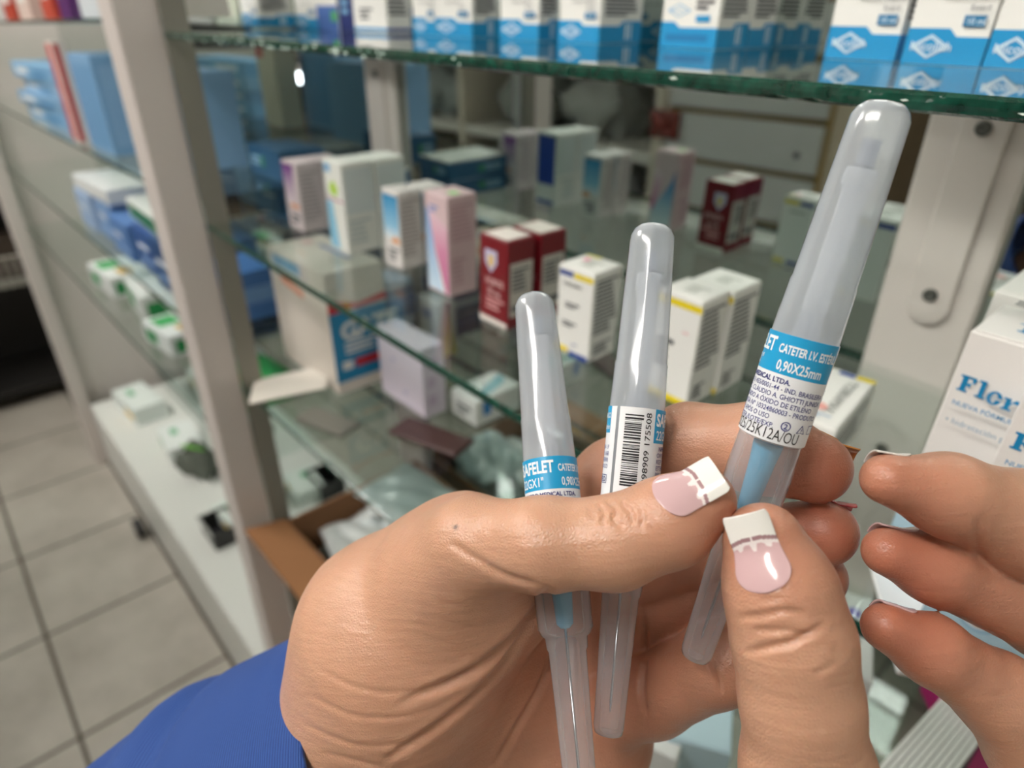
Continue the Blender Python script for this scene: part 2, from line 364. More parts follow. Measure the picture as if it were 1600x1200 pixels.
carton('medicine_carton', 'white carton with a thin blue line along its base on the top shelf', 'medicine box', tilt=TILT_TOP, front=[('r', CYAN, 0, .02, 1, .06), ('lines', INK, .2, .15, .6, .3, 3)], side=[('r', NAVY, 0, .02, 1, .06), ('lines', INK, .1, .2, .9, .6, 8)], **fit('top', (554, 41), (605, 46), (643, 41), h=.075))
carton('medicine_carton', 'narrow dark navy carton on the top shelf left of the thin-lined white one', 'medicine box', tilt=TILT_TOP, base=mat('24306e', .35, 'navy_carton'), front=[('lines', LBLUE, .2, .2, .8, .7, 5)], **fit('top', (531, 41), (554, 43), (566, 41), h=.075, d_=.03))
carton('medicine_carton', 'pale carton with a green dot on the top shelf beside the navy one', 'medicine box', tilt=TILT_TOP, front=[('r', mat('4a6fb8', .4), 0, 0, 1, .32), ('r', mat('59b464', .4), .7, .12, .95, .25)], **fit('top', (497, 38), (529, 41), (531, 40), h=.075, d_=.03))
eye('eye drop carton left of the green-dotted carton on the top shelf', (463, 36), (496, 39), (500, 38), d_=.03)
eye('eye drop carton showing mostly its side, left of the gap by the pale green carton', (379, 31), (405, 34), (460, 32))
carton('medicine_carton', 'pale green and white carton near the post end of the top shelf', 'medicine box', tilt=TILT_TOP, base=mat('e3e8d4', .4), front=[('lines', mat('8aa05a', .4), .2, .2, .8, .8, 6)], **fit('top', (338, 27), (369, 31), (378, 29), h=.08, d_=.03))
carton('medicine_carton', 'grey and white carton touching the near post on the top shelf', 'medicine box', tilt=TILT_TOP, base=mat('cfcfca', .4), front=[('r', INK, .55, .5, .85, .9)], **fit('top', (283, 27), (330, 30), (336, 28), h=.07, d_=.035))

# middle shelf: front row
def midbox(label, L, F, R, T, front=(), side=(), top=(), base=WHITE, yaw=0, group=None, back=None, **k):
    q = fit('mid', L, F, R, T, **k)
    return carton('medicine_carton', label, 'medicine box', yaw=yaw, base=base, front=front, side=side, top=top, tilt=TILT_MID, group=group, back=back, **q), q
GP = gradmat('purple_fade', [(.35, 'e9dfe2'), (.95, '71208a')], hi=.0687)
PFRONT = [('p', GP, [(.04, .38), (.62, .38), (.75, .97), (.04, .97)]), ('r', mat('e0a27c', .4), .3, .33, .9, .40), ('lines', INK, .25, .08, .85, .25, 2)]
PSIDE = [('lines', mat('a9a0a4', .5), .12, .15, .88, .9, 12)]
def pair(res, label, gap=.001, **k):
    """the same carton again directly behind the first"""
    root, q = res; o = root.copy(); C.objects.link(o)
    for ch in root.children:
        c = ch.copy(); C.objects.link(c); c.parent = o
        for g in ch.children: g2 = g.copy(); C.objects.link(g2); g2.parent = c
    o.location = Vector(o.location) + Vector((k.get('dx', 0), q['d_'] + gap, 0)); o['label'] = label; return o
PB = mat('cfc4c6', .45, 'grey_pink_carton')
r_ = midbox('purple-fronted small white carton, leftmost in the front row of the middle shelf', (454, 355), (476, 364), (505, 355), (457, 258), PFRONT, PSIDE, base=PB, d_=.0255)
pair(r_, 'purple-fronted carton standing behind the leftmost purple one', .001)
WG = [('r', LBLUE, .04, .88, .4, .97), ('p', mat('b4d84a', .4), [(.25, .66), (.6, .62), (.75, .72), (.55, .80), (.28, .76)]), ('r', mat('c27f9d', .4), .05, .58, 1, .60), ('p', mat('8cc6e2', .4), [(.03, 0.02), (.55, 0.02), (.35, .56), (.03, .56)])]
r_ = midbox('tall white carton with lime spot and sky blue base, second in the front row', (517, 378), (546, 398), (589, 386), (526, 258), WG, [('r', mat('d3dcdc', .45), .08, .45, .95, .95), ('lines', mat('c2cccc', .5), .1, .1, .8, .4, 5)], base=mat('e6e8e2', .42), w_=.034, d_=.034, back=[('r', mat('2b4bab', .4), .08, .3, .92, .97), ('r', WHITE, .2, .08, .8, .3), ('r', mat('2b4bab', .4), .08, .02, .92, .08)])
pair(r_, 'tall white carton directly behind the lime-spotted one, its blue back in the mirror')
GB = gradmat('sky_fade', [(.35, 'f0f2f2'), (.55, '8fc4e2'), (.97, '1e8ec6')], hi=.0683)
LB = [('r', GB, .05, .38, .95, .95), ('p', mat('e0a06a', .4), [(.45, .33), (.95, .33), (.95, .40), (.65, .43)]), ('lines', INK, .25, .07, .85, .26, 3)]
r_ = midbox('sky-blue-topped small carton in the front row beside the pink swirl carton', (594, 411), (629, 422), (663, 418), (616, 303), LB, [('lines', mat('b0aaa8', .5), .1, .15, .9, .92, 14)], base=mat('ddd9d6', .45), w_=.027, d_=.024)
pair(r_, 'white carton with blue top edge behind the sky-blue-topped carton', .003)
GPK = gradmat('pink_fade', [(0, 'c25a92'), (.45, 'd98fb0'), (.95, 'f2dfe4')], hi=.081); GBB = gradmat('blue_fade', [(0, 'cfe4f4'), (.8, '7aa6da')], hi=.081)
PK = [('p', GBB, [(.03, .02), (.75, .02), (.45, .35), (.15, .85), (.03, .85)]), ('p', GPK, [(.97, .02), (.97, .70), (.10, .88), (.45, .4), (.8, .02)]), ('p', WHITE, [(.28, .55), (.75, .02), (.85, .02), (.4, .45)]), ('lines', mat('7f8fc8', .4), .2, .82, .6, .9, 2)]
r_ = midbox('pink and blue swirl carton with a green mark on its lid in the front row', (674, 447), (703, 465), (742, 452), (690, 310), PK, [('lines', mat('c7a4ac', .5), .12, .55, .9, .93, 9), ('lines', mat('c7a4ac', .5), .12, .1, .6, .4, 6)], [('r', mat('9be08a', .5), .55, .3, .85, .6)], base=mat('ddc3c6', .42), w_=.030, d_=.029,
            back=[('p', gradmat('pink_fade_back', [(.2, 'c25a92'), (.95, 'f2e9ea')], hi=.081), [(.97, .1), (.97, .8), (.5, .7)]), ('p', gradmat('blue_fade_back', [(.1, 'd9e8ee'), (.6, '3f8fc8')], hi=.081), [(.95, .02), (.04, .02), (.04, .8), (.2, .62), (.7, .35), (.95, .2)])])
RB = [('p', mat('c8c4e0', .4), [(.20, .86), (.62, .86), (.62, .72), (.41, .60), (.20, .72)]), ('p', mat('e6c46a', .4), [(.33, .80), (.5, .80), (.5, .70), (.41, .66), (.33, .70)]),
      ('t', mat('e0b4b4', .4), .22, .47, .07, 'FORTE', .03), ('t', mat('e0b4b4', .4), .3, .36, .06, '50 mg', .03), ('lines', mat('d89a9a', .4), .25, .17, .9, .33, 3), ('r', WARM, 0.01, .005, .99, .07)]
RSIDE = [('r', mat('cdc8c0', .5), .08, .14, .92, .76), ('lines', INK, .16, .42, .8, .70, 6), ('r', INK, .16, .2, .82, .27)]
r_ = midbox('dark red carton with shield emblem, front one of the dark red pair', (754, 495), (792, 517), (832, 505), (787, 380), RB, RSIDE, [('r', WARM, .10, .06, .90, .94)], base=MAR, w_=.0315, d_=.0262)
pair(r_, 'dark red carton directly behind the front one of the dark red pair', .004, dx=.002)
def TB(): return [('r', NAVY, .03, .90, .42, .955), ('r', YEL, .45, .90, .98, .955), ('t', BLACK, .14, .80, .035, 'TOBRAMAX', .01), ('lines', INK, .25, .55, .65, .62, 2), ('lines', INK, .2, .33, .6, .4, 2), ('t', NAVY, .5, .13, .03, 'OFT', .02), ('r', YEL, .0, .03, .4, .09), ('r', NAVY, .44, .0, .98, .06)]
TBB = [('r', NAVY, .03, .90, .47, .955), ('r', YEL, .5, .90, .97, .955), ('t', INK, .2, .78, .035, 'TOBRAMAX', .01), ('r', YEL, .6, .02, .97, .075), ('r', NAVY, .1, .02, .5, .075)]
TS = [('lines', INK, .1, .30, .92, .93, 14), ('lines', INK, .15, .06, .85, .2, 4)]
TT = [('r', mat('ef86ac', .5), .2, .55, .32, .75), ('lines', mat('b9bcb4', .5), .35, .25, .75, .7, 4), ('r', mat('e4d878', .45), .05, .86, .45, .97)]
r_ = midbox('blue-and-yellow-striped carton with pink dot on lid, between the two left catheters', (872, 542), (918, 568), (965, 552), (917, 430), TB(), TS, TT, back=TBB, w_=.0305, d_=.0285, yaw=2)
r_ = midbox('front one of the two touching yellow-striped cartons just right of the middle catheter', (1035, 627), (1071, 638), (1118, 620), (1079, 472), [('r', YEL, 0, .90, 1, .96), ('t', mat('e68a9a', .4), .65, .68, .03, 'uso', .01), ('lines', INK, .1, .3, .5, .6, 4), ('r', YEL, 0, .0, 1, .06)], [('lines', INK, .08, .35, .9, .93, 13), ('lines', INK, .15, .05, .6, .2, 5)], TT[1:2], w_=.030, d_=.0275)
midbox('yellow-striped carton behind and right of its twin by the middle catheter', (1080, 600), (1117, 617), (1165, 598), (1136, 457), [('r', NAVY, 0, .90, .48, .96), ('r', YEL, .5, .90, 1, .96), ('r', YEL, .7, .0, 1, .06)], [('lines', INK, .08, .35, .9, .93, 13), ('lines', INK, .15, .05, .6, .2, 5)], [('lines', mat('b9bcb4', .5), .35, .25, .75, .7, 4)], w_=.030, d_=.030)
# the lying one
zt = sz('mid', -.1) + .030
a = atZ(1391, 608, zt); 
rootl = carton('medicine_carton', 'yellow-striped white carton lying flat behind the raised index fingertip', 'medicine box', Vector((a.x, a.y, zt - .030)) + Vector((.0, -.067, .001)), .031, .067, .030, yaw=7,
    front=[('lines', INK, .1, .2, .8, .8, 4)], side=[('lines', mat('8a8a84', .5), .05, .2, .9, .8, 5)],
    top=[('r', YEL, 0, .91, .22, .98), ('r', NAVY, .38, .91, .66, .98), ('r', YEL, .68, .91, 1, .98), ('t', mat('6f756f', .5), .62, .82, .08, 'TOBRAMAX', .0, -math.pi / 2), ('p', mat('eda9a0', .5), [(.50 + .16 * math.cos(t_), .26 + .06 * math.sin(t_)) for t_ in np.linspace(0, 6.0, 14)]), ('lines', mat('a9bcd0', .5), .3, .08, .8, .16, 2)], tilt=TILT_MID)
# Flor cartons
FT = mat('1687bd', .4, 'teal_blue_print'); PBL = mat('b3d3e4', .45, 'water_blue_print'); ORG = mat('e0a21e', .4, 'amber_print')
def drop(u, v, s, asp):
    return [(u + s * math.sin(t) * (math.sin(t / 2) ** 1.2), v - s * asp * math.cos(t) * 1.0) for t in np.linspace(0.0, 2 * math.pi, 24, endpoint=False)]
def slab_letters(u, v, sc, asp):
    """F l o r in fat slab serifs as filled outlines; sc is the cap height in v, asp turns it into u"""
    def q(x, pts): return ('p', FT, [(u + (x + a) * sc * asp, v + b * sc) for a, b in pts])
    R4 = lambda x, a, b, c, d: q(x, [(a, b), (c, b), (c, d), (a, d)])
    out = [R4(0, .12, 0, .40, 1), R4(0, 0, 0, .52, .13), R4(0, 0, .87, .80, 1), R4(0, .64, .66, .80, 1), R4(0, .36, .44, .58, .57), R4(0, .50, .36, .60, .65)]
    out += [R4(.95, .13, 0, .37, 1.05), R4(.95, 0, 0, .50, .12), R4(.95, 0, .93, .30, 1.05)]
    N = 20; c = (.34, .36)
    for i in range(N):
        t0, t1 = 2 * math.pi * i / N, 2 * math.pi * (i + 1) / N
        out.append(q(1.55, [(c[0] + rx * math.cos(t), c[1] + ry * math.sin(t)) for rx, ry, t in ((.36, .38, t0), (.36, .38, t1), (.13, .26, t1), (.13, .26, t0))]))
    out += [R4(2.36, .10, 0, .34, .72), R4(2.36, 0, 0, .46, .12), R4(2.36, 0, .61, .30, .73), q(2.36, [(.30, .40), (.45, .62), (.58, .74), (.70, .72), (.76, .60), (.68, .48), (.55, .50), (.45, .52), (.34, .30)])]
    out += [R4(3.25, .0, .58, .4, .72), R4(3.25, .3, 0, .55, .68), R4(3.25, .0, .1, .25, .34), R4(3.25, .1, .28, .4, .40), R4(3.25, .1, 0, .4, .1)]
    return out
def florfront(): return slab_letters(.05, .80, .056, 2.25) + [('p', PBL, [(0, .02), (.70, .02), (.78, .34), (.62, .38), (.40, .50), (.22, .54), (.1, .52), (.0, .42)]),
    ('p', mat('9cc3dc', .4), [(.32 + .13 * math.cos(t), .22 + .062 * math.sin(t)) for t in np.linspace(.35 + math.pi / 2, 2 * math.pi + math.pi / 2 - .35, 20)] + [(.30, .36)]),
    ('p', mat('d9e2ee', .4), [(.32 + .10 * math.cos(t), .22 + .046 * math.sin(t)) for t in np.linspace(.35 + math.pi / 2, 2 * math.pi + math.pi / 2 - .35, 20)] + [(.30, .345)]),
    ('p', ORG, [(.33 + .055 * math.cos(t), .205 + .020 * math.sin(t)) for t in np.linspace(0, 6, 14)]),
    ('t', FT, .07, .765, .016, 'NUEVA FÓRMULA', .01), ('t', mat('7fa0b8', .4), .07, .70, .02, '• hidratación prolongada'), ('t', PBL, .50, .66, .02, '10 ml')]
def flortop(): return slab_letters(.22, .28, .26, .70) + [('r', FT, .23, .20, .5, .22), ('p', ORG, [(.30 + .06 * math.cos(t), .62 + .05 * math.sin(t)) for t in np.linspace(0, 6, 12)]), ('lines', INK, .1, .7, .6, .9, 2)]
def flor(label, p, Y, w_=.050, d_=.035, yaw=0):
    c = atY(*p, Y); h_ = c.z - sz('mid', c.x)
    return carton('medicine_carton', label, 'medicine box', Vector((c.x + w_, Y, sz('mid', c.x + w_) + .0003)), w_, d_, h_, yaw, base=mat('ece9e6', .4, 'flor_white'), front=florfront(), side=[('lines', INK, .1, .2, .9, .8, 8)], top=flortop(), tilt=TILT_MID)
flor('white carton with teal lettering and fully seen water drop at the right edge', (1501, 514), .262)
flor('white teal-lettered carton in front of the water drop carton, cut off by the right edge', (1587, 597), .2375, d_=.0235)
flor('white teal-lettered carton at the back of the three by the silver upright', (1540, 452), .302, w_=.05, d_=.04)
# stack of blue cartons at the left end of the middle shelf
def stack(name, labels, F, w_, d_, hs, base, group, front=(), side=(), top=(), tilt=0, yaws=None, cat='medicine box', bases=None):
    z = F.z
    for i, h_ in enumerate(hs):
        carton(name, labels[i], cat, Vector((F.x, F.y, z + .0003 * 0)), w_, d_, h_ - .001, (yaws or [0, 1.5, -1.2, .8, 2, -2])[i % 6], (bases or [base])[i % len(bases or [base])], front, side, top, group, tilt, flap=False)
        z += h_
BS = [('lines', mat('9cc4de', .4), .1, .3, .5, .7, 2), ('r', mat('3c8a5a', .4), .4, .3, .5, .7)]
STB = mat('2f5f86', .4, 'slate_blue_carton')
p = onshelf(350, 335, 'mid')
stack('blue_carton', ['slate blue carton at the bottom of the low stack behind the near post', 'slate blue carton with pale lid on top of the low stack behind the near post'], Vector((-.672, .345, sz('mid', -.672) + .001)), .062, .095, [.021, .021], STB, 'slate blue cartons by the near post', BS, BS, tilt=TILT_MID, yaws=[0, 0])
carton('blue_carton', 'slate blue carton set back on the left bay shelf just behind the near post', 'medicine box', Vector((-.82, .35, sz('lmid', 0))), .10, .06, .035, 0, STB, BS, BS)
b = MB(); b.box((-.0310, -.0475, 0), (.031, .0475, .0012), mat('c8cfcb', .4)); o = b.build('card_sheet'); o.location = (-.672 - .031, .345 + .0475, sz('mid', -.70) + .0436); o.rotation_euler = (0, TILT_MID, 0)
tag(o, 'pale card lying on the slate blue stack behind the near post', 'card')

# low shelf
def low(name, label, L, F, R, T=None, cat='medicine box', **k):
    geo = {a: k.pop(a) for a in ('h', 'w_', 'd_') if a in k}
    return carton(name, label, cat, **fit('low', L, F, R, T, **geo), **k)
GZ = [('r', mat('0e86b8', .4, 'gauze_blue'), .0, .10, 1, .68), ('p', RED, [(0, .68), (1, .70), (1, .76), (.5, .72), (0, .80)]), ('t', WHITE, .16, .45, .14, 'GAZE', .04), ('lines', WHITE, .2, .32, .9, .43, 3), ('r', RED, .35, .2, 1, .27), ('r', WHITE, .12, .2, .3, .27)]
low('gauze_box', 'white box with bright blue panel and red stripe under the middle shelf', (450, 575), (531, 618), (600, 590), (505, 430), cat='box', side=GZ, leftd=[], front=[('p', mat('e39a7c', .4), [(.2, .75), (.6, .70), (.6, .76), (.2, .82)]), ('r', LBLUE, .1, .88, .6, .97)], top=[('lines', mat('6a84b8', .5), .3, .6, .8, .75, 1), ('r', mat('e3b4b4', .5), .1, .5, .2, .7)], base=mat('e2d9cf', .45), d_=.075, h=.13)
b = MB(); b.box((-.03, -.045, 0), (.03, .045, .0012), mat('e8e2d8', .5)); o = b.build('card_sheet'); q_ = onshelf(478, 600, 'low'); o.location = (q_.x, q_.y - .02, 1.0115 + .006); o.rotation_euler = (.12, 0, -.5); o.location.z = 1.0178
tag(o, 'loose white card lying in front of the blue-panelled box', 'card')
low('medicine_carton', 'lilac-white carton standing right of the blue-panelled box', (598, 610), (665, 655), (694, 635), h=.085, base=LILAC, front=[('t', mat('9a9ac8', .5), .3, .6, .08, 'm', .02), ('t', mat('9a9ac8', .5), .55, .2, .08, 'm', .02)], side=[('lines', mat('c9b6cf', .5), .2, .1, .7, .9, 3)], d_=.03)
low('medicine_carton', 'white carton with a yellow corner panel under the pink swirl carton', (600, 520), (690, 560), (770, 500), h=.075, w_=.05, d_=.05, base=mat('dcdbd8', .45), side=[('p', mat('c9b838', .45), [(0, 0), (1, 0), (1, .9)])], front=[('lines', mat('9aa0c4', .5), .2, .6, .6, .9, 1)])
low('medicine_carton', 'white carton with a teal wave lying low beside the lilac-white one', (690, 650), (745, 668), (830, 610), h=.030, w_=.045, d_=.065, base=mat('e0e2e0', .45), top=[('p', mat('86bcc8', .4), [(.2, 1), (.6, .9), (.8, .5), (.9, .1), (.6, .3), (.35, .7)])], side=[('r', mat('2a7fc4', .4), .15, .35, .32, .9)], front=[('lines', INK, .2, .2, .8, .7, 2)])
low('medicine_carton', 'white carton lying behind the teal wave carton', (760, 600), (800, 600), (860, 570), h=.03, w_=.05, d_=.05, base=mat('dedcdc', .45), side=[('lines', mat('9a94c0', .5), .1, .3, .6, .7, 1)])
for i, (px_, py_, c_) in enumerate([(420, 560, 'blue'), (418, 500, 'blue')]): pass
stack('blue_carton', ['blue and white carton at the bottom of the stack low behind the near post', 'blue carton second in the stack low behind the near post', 'blue and white carton third in the stack low behind the near post', 'dark blue carton topmost in the stack low behind the near post'], Vector((-.690, .345, sz('low', 0))), .052, .10, [.03, .025, .03, .02], MBLUE, 'blue cartons low behind the near post', bases=[DBLUE, mat('b8c4d0', .4), mat('3b5f94', .4), mat('9fb4c8', .4)], front=BS, side=[('r', mat('27456f', .4), 0, .1, 1, .5)])
# dark dressing trays and cellophane on the low shelf
for i, (x_, y_, w2, d2, c_, lab) in enumerate([(-.60, .262, .07, .03, '6c6a62', 'dark grey flat packet on the low shelf in front of the lilac-white carton'), (-.50, .33, .09, .035, '4a3230', 'dark reddish flat packet on the low shelf under the middle shelf edge')]):
    b = MB(); b.box((-w2 / 2, -d2 / 2, 0), (w2 / 2, d2 / 2, .006), mat(c_, .3, 'flat_packet'), bev=.0015); o = b.build('flat_packet'); o.location = (x_, y_, sz('low', 0) + .0003); o.rotation_euler.z = .3; tag(o, lab, 'packet')

# leaflets and boxes low on the right
LEAF = mat('e9e9e6', .5, 'white_paper')
base_p = dep(1330, 1260, .52)
for i in range(9):
    t = i / 8
    far = atZ(1480 + 75 * t, 1085 + 35 * t, 1.052); near = atZ(1345 + 115 * t, 1235 + 10 * t, 1.052)
    dv = (far - near); L_ = dv.length; ang = math.atan2(dv.y, dv.x)
    b = MB(); b.box((0, -.0012, 0), (L_, .0012, .040), LEAF, bev=.0004)
    b.box((.002, -.0013, .0008), (L_ - .002, -.00122, .037), mat('2a2e3c', .5, 'dark_gap') if i % 2 == 0 else mat('9ea2a0', .5))  # darkness of the gaps put on the leaflet sides as colour
    o = b.build('leaflet'); o.location = (near.x, near.y, 1.0115); o.rotation_euler = (.0, 0, ang)
    tag(o, 'white leaflet standing on edge, ' + ['first of the fan beside the violet-lettered carton', 'second of the fan from the violet-lettered carton', 'third of the fan from the violet-lettered carton', 'fourth of the fan, left of its middle', 'middle one of the fan of nine', 'sixth of the fan, right of its middle', 'third of the fan from the magenta carton', 'second of the fan from the magenta carton', 'last of the fan beside the magenta carton'][i], 'leaflet', 'leaflets standing in a fan on the low shelf')
def freebox(name, label, corner_px, z0, w_, d_, h_, yaw, base, cat='box', **k):
    p_ = atZ(*corner_px, z0); return carton(name, label, cat, Vector((p_.x, p_.y, z0)), w_, d_, h_, yaw, base, **k)
freebox('medicine_carton', 'grey-white carton with violet lettering between the raised thumb and the last finger', (1330, 1155), 1.0113, .045, .07, .052, 22, mat('c9c9c8', .45), cat='medicine box', top=[('t', mat('5a48a8', .4), .15, .70, .16, 'vitae', .03), ('t', INK, .35, .42, .09, '10 mg'), ('lines', INK, .3, .2, .7, .35, 2)])
freebox('magenta_carton', 'magenta carton at the very bottom right beside the fanned leaflets', (1600, 1230), 1.0113, .035, .06, .05, 40, mat('c0247a', .35), cat='medicine box')
freebox('pale_blue_case', 'pale blue plastic case below the little finger, left of the raised thumb', (1130, 1230), 1.0113, .035, .08, .03, 30, mat('b7d2dc', .25), cat='case', top=[('r', INK, .4, .2, .5, .28)])
freebox('white_carton', 'plain white carton at the bottom behind the palm of the holding hand', (1050, 1230), 1.0113, .05, .06, .025, 20, mat('d9dcda', .4), cat='box')
freebox('clear_tray', 'silvery plastic strip lying under the blurred fingers at the right', (1560, 1080), 1.0113, .02, .10, .012, 35, mat('b7bdc2', .2, metal=.3), cat='tray')
for i in range(4):
    a = onshelf(1385 + 30 * i, 935 + 12 * i, 'mid')
    b = MB(); b.box((-.004, -.04, 0), (.004, .03, .0025), mat('dfe1e2', .3), bev=.0006); o = b.build('blister_strip'); o.location = (a.x, a.y, a.z + .0004); o.rotation_euler = (0, TILT_MID, .55 + .1 * i)
    tag(o, 'narrow silver-white strip behind the blurred fingers, ' + ['leftmost of four', 'second from the left', 'third from the left', 'rightmost of four'][i], 'strip', 'narrow strips behind the blurred fingers')

for (px_, py_, w2, d2, h2, yw, c_, lab) in [
    (905, 640, .06, .05, .03, 12, 'd2d4d2', 'flat white carton seen through the glass between the left and middle catheters'),
    (1000, 660, .05, .06, .05, -8, 'c4ccce', 'pale grey carton under the glass behind the middle catheter'),
    (1150, 760, .06, .05, .06, 10, 'd6d6d0', 'white carton under the glass behind the raised index finger'),
    (1250, 800, .05, .06, .04, -5, 'b9c4c6', 'pale grey-blue carton under the glass below the lying striped carton'),
    (1400, 780, .05, .05, .05, 6, 'c9cbc6', 'pale grey carton under the glass left of the water drop carton'),
    (1400, 900, .07, .04, .03, 18, 'e0e0dc', 'flat white carton under the glass behind the blurred middle finger'),
    (1560, 980, .07, .06, .03, -12, 'cfd3d8', 'flat pale carton under the glass behind the blurred ring finger'),
    (1480, 880, .05, .06, .045, 4, 'd8d9e2', 'pale lilac-grey carton under the glass below the teal-lettered cartons')]:
    freebox('low_carton', lab, (px_, py_), 1.0113, w2, d2, h2, yw, mat(c_, .4), cat='medicine box', side=[('lines', INK, .1, .3, .8, .8, 4)], front=[('lines', INK, .2, .3, .7, .7, 3)])
# deep cardboard box with plastic bags, seen through the glass on the deck
cb = empty('cardboard_box', (-.62, .345, .236), 'open brown cardboard box full of plastic packets below the glass shelves', 'cardboard box')
ZB = .80
def panel(pts, nrm, nm, mt=BROWN, th=.004, par=cb):
    b = MB(); vs = [Vector(p) for p in pts]; n = Vector(nrm) * th
    b.add([v for v in vs] + [v + n for v in vs], [(3, 2, 1, 0), (4, 5, 6, 7), (0, 1, 5, 4), (1, 2, 6, 5), (2, 3, 7, 6), (3, 0, 4, 7)], mt)
    o = b.build(nm, par); o.matrix_parent_inverse = Matrix.Identity(4); return o
def L_(x, y, z): return (x + .62, y - .345, z - .236)
xl, xr, yf, yb = -.738, -.36, .240, .452
panel([L_(xl, yf, .237), L_(xr, yf, .237), L_(xr, yf, ZB), L_(xl, yf, ZB)], (0, 1, 0), 'box_wall')
panel([L_(xl, yb, .237), L_(xr, yb, .237), L_(xr, yb, ZB), L_(xl, yb, ZB)], (0, 1, 0), 'box_wall')
panel([L_(xl, yf, .237), L_(xl, yb, .237), L_(xl, yb, ZB), L_(xl, yf, ZB)], (1, 0, 0), 'box_wall')
panel([L_(xr, yf, .237), L_(xr, yb, .237), L_(xr, yb, ZB), L_(xr, yf, ZB)], (-1, 0, 0), 'box_wall')
panel([L_(xl, yf - .001, ZB), L_(xr, yf - .001, ZB), L_(xr, yf - .055, ZB + .012), L_(xl, yf - .055, ZB + .012)], (0, .1, 1), 'box_flap', mat('9a6b45', .8, 'cardboard_inner'))
def cushion(name, label, c, sx, sy, sz_, rz, mt, cat, seed=0, group=None, dec=None, tiltx=0, tilty=0):
    rnd = random.Random(seed); ph = [rnd.random() * 6 for _ in range(6)]; n = 20; vs = []; fs = []
    for sgn in (1, -1):
        for i in range(n + 1):
            for j in range(n + 1):
                u = i / n * 2 - 1; v = j / n * 2 - 1; e = max(0, (1 - u ** 4) * (1 - v ** 4)) ** .6
                z = sgn * sz_ / 2 * e * (1 + .3 * math.sin(4 * u + ph[0] + 3 * v) + .2 * math.sin(9 * v + ph[1] - 5 * u)) + .12 * sz_ * math.sin(6 * u + ph[2]) * math.sin(5 * v + ph[3])
                vs.append((u * sx / 2, v * sy / 2, z))
    N = (n + 1) ** 2
    for i in range(n):
        for j in range(n):
            a = i * (n + 1) + j; fs.append((a, a + n + 1, a + n + 2, a + 1)); a += N; fs.append((a, a + 1, a + n + 2, a + n + 1))
    b = MB(); b.add(vs, fs, mt, True)
    if dec:
        for (u0, v0, u1, v1, m2) in dec: b.add([(u * sx / 2, v * sy / 2, sz_ * .66) for u, v in ((u0, v0), (u1, v0), (u1, v1), (u0, v1))], [(0, 1, 2, 3)], m2)
    o = b.build(name); o.location = c; o.rotation_euler = (tiltx, tilty, rz); return tag(o, label, cat, group)
PLAS = mat('d4dad8', .22, 'plastic_packet', spec=.6); PLAS2 = mat('bcc8c8', .2, 'thin_plastic', spec=.6)
rnd = random.Random(5)
k_ = 0
BLP = mat('6a8fc8', .4, 'blue_packet_print')
for (px_, py_, sx, sy, rz, mt_) in [(500, 740, .11, .08, .3, PLAS), (560, 850, .13, .08, -.2, PLAS), (620, 690, .12, .09, .5, PLAS2), (640, 800, .12, .10, .1, PLAS2), (700, 740, .11, .08, -.4, PLAS), (740, 690, .10, .08, .2, PLAS2), (560, 680, .10, .07, .9, PLAS)]:
    z_ = .775 - .012 * (k_ % 3); p_ = atZ(px_, py_, z_)
    x_ = min(max(p_.x, xl + sx / 2 + .01), xr - sx / 2 - .01); y_ = min(max(p_.y, yf + .06), yb - .06)
    cushion('plastic_packet', ['white plastic packet at the left in the cardboard box', 'white plastic packet with blue print nearest in the cardboard box', 'thin clear packet at the far side of the cardboard box', 'thin clear packet in the middle of the cardboard box', 'white packet right of the middle in the cardboard box', 'clear packet at the far right in the cardboard box', 'small white packet against the back left of the cardboard box'][k_], (x_, y_, z_ - .02 + .017 * (k_ % 4)), sx, min(sy, .11), .022, rz, mt_, 'packet', k_, 'plastic packets in the cardboard box', [(.2, -.6, .6, -.25, BLP)] if k_ in (1, 4) else None, .05, .04)
    k_ += 1
b = MB(); b.box((xl + .006, yf + .006, .70), (xr - .006, yb - .006, .735), mat('8f9a98', .4), None, .004); o = b.build('packet_layer'); tag(o, 'grey-white layer of packets filling the lower part of the cardboard box', 'packets')

# ------------------------------------------------------------------ left bay goods
def lb(which, name, label, x, y, w_, d_, h_, yaw=0, base=LBLUE, **k):
    z = sz(which, x) + k.pop('dz', 0) + .0003
    return carton(name, label, k.pop('cat', 'medicine box'), Vector((x, y, z)), w_, d_, h_, yaw, base, **k)
for i, (x, w_, c_, lab) in enumerate([(-1.95, .16, 'e2e2de', 'white carton at the far end of the uppermost left shelf'), (-1.72, .10, 'b5402c', 'red carton on the uppermost left shelf'), (-1.55, .09, 'd9c2b8', 'pale pink carton on the uppermost left shelf'), (-1.38, .10, 'c24a36', 'orange-red carton right of the pale pink one on the uppermost left shelf'), (-1.24, .06, '5c2a6a', 'purple carton on the uppermost left shelf'), (-1.10, .11, 'd4dbe0', 'pale grey carton on the uppermost left shelf'), (-.92, .10, 'e6e2da', 'cream carton nearest the post on the uppermost left shelf')]):
    lb('ltop', 'medicine_carton', lab, x + w_, .24, w_, .08, .09, 2 * (i % 3) - 2, mat(c_, .4), front=[('r', WHITE, .15, .3, .8, .55)], group='cartons on the uppermost left shelf')
lb('lmid', 'tall_box', 'tall white box with a red spine strip on the left bay shelf', -1.325, .232, .05, .018, .150, 0, mat('e6e0d8', .4), front=[('r', RED, .02, .02, .62, .98)], side=[('r', RED, .0, .02, .45, .98)])
lb('lmid', 'tall_box', 'tall pale blue box right of the red-striped box', -1.155, .242, .14, .075, .135, 0, mat('7faad0', .4), front=[('r', mat('6d9cc6', .4), .06, .05, .94, .9)], side=[('r', mat('8fb6d8', .4), .1, .1, .9, .9)])
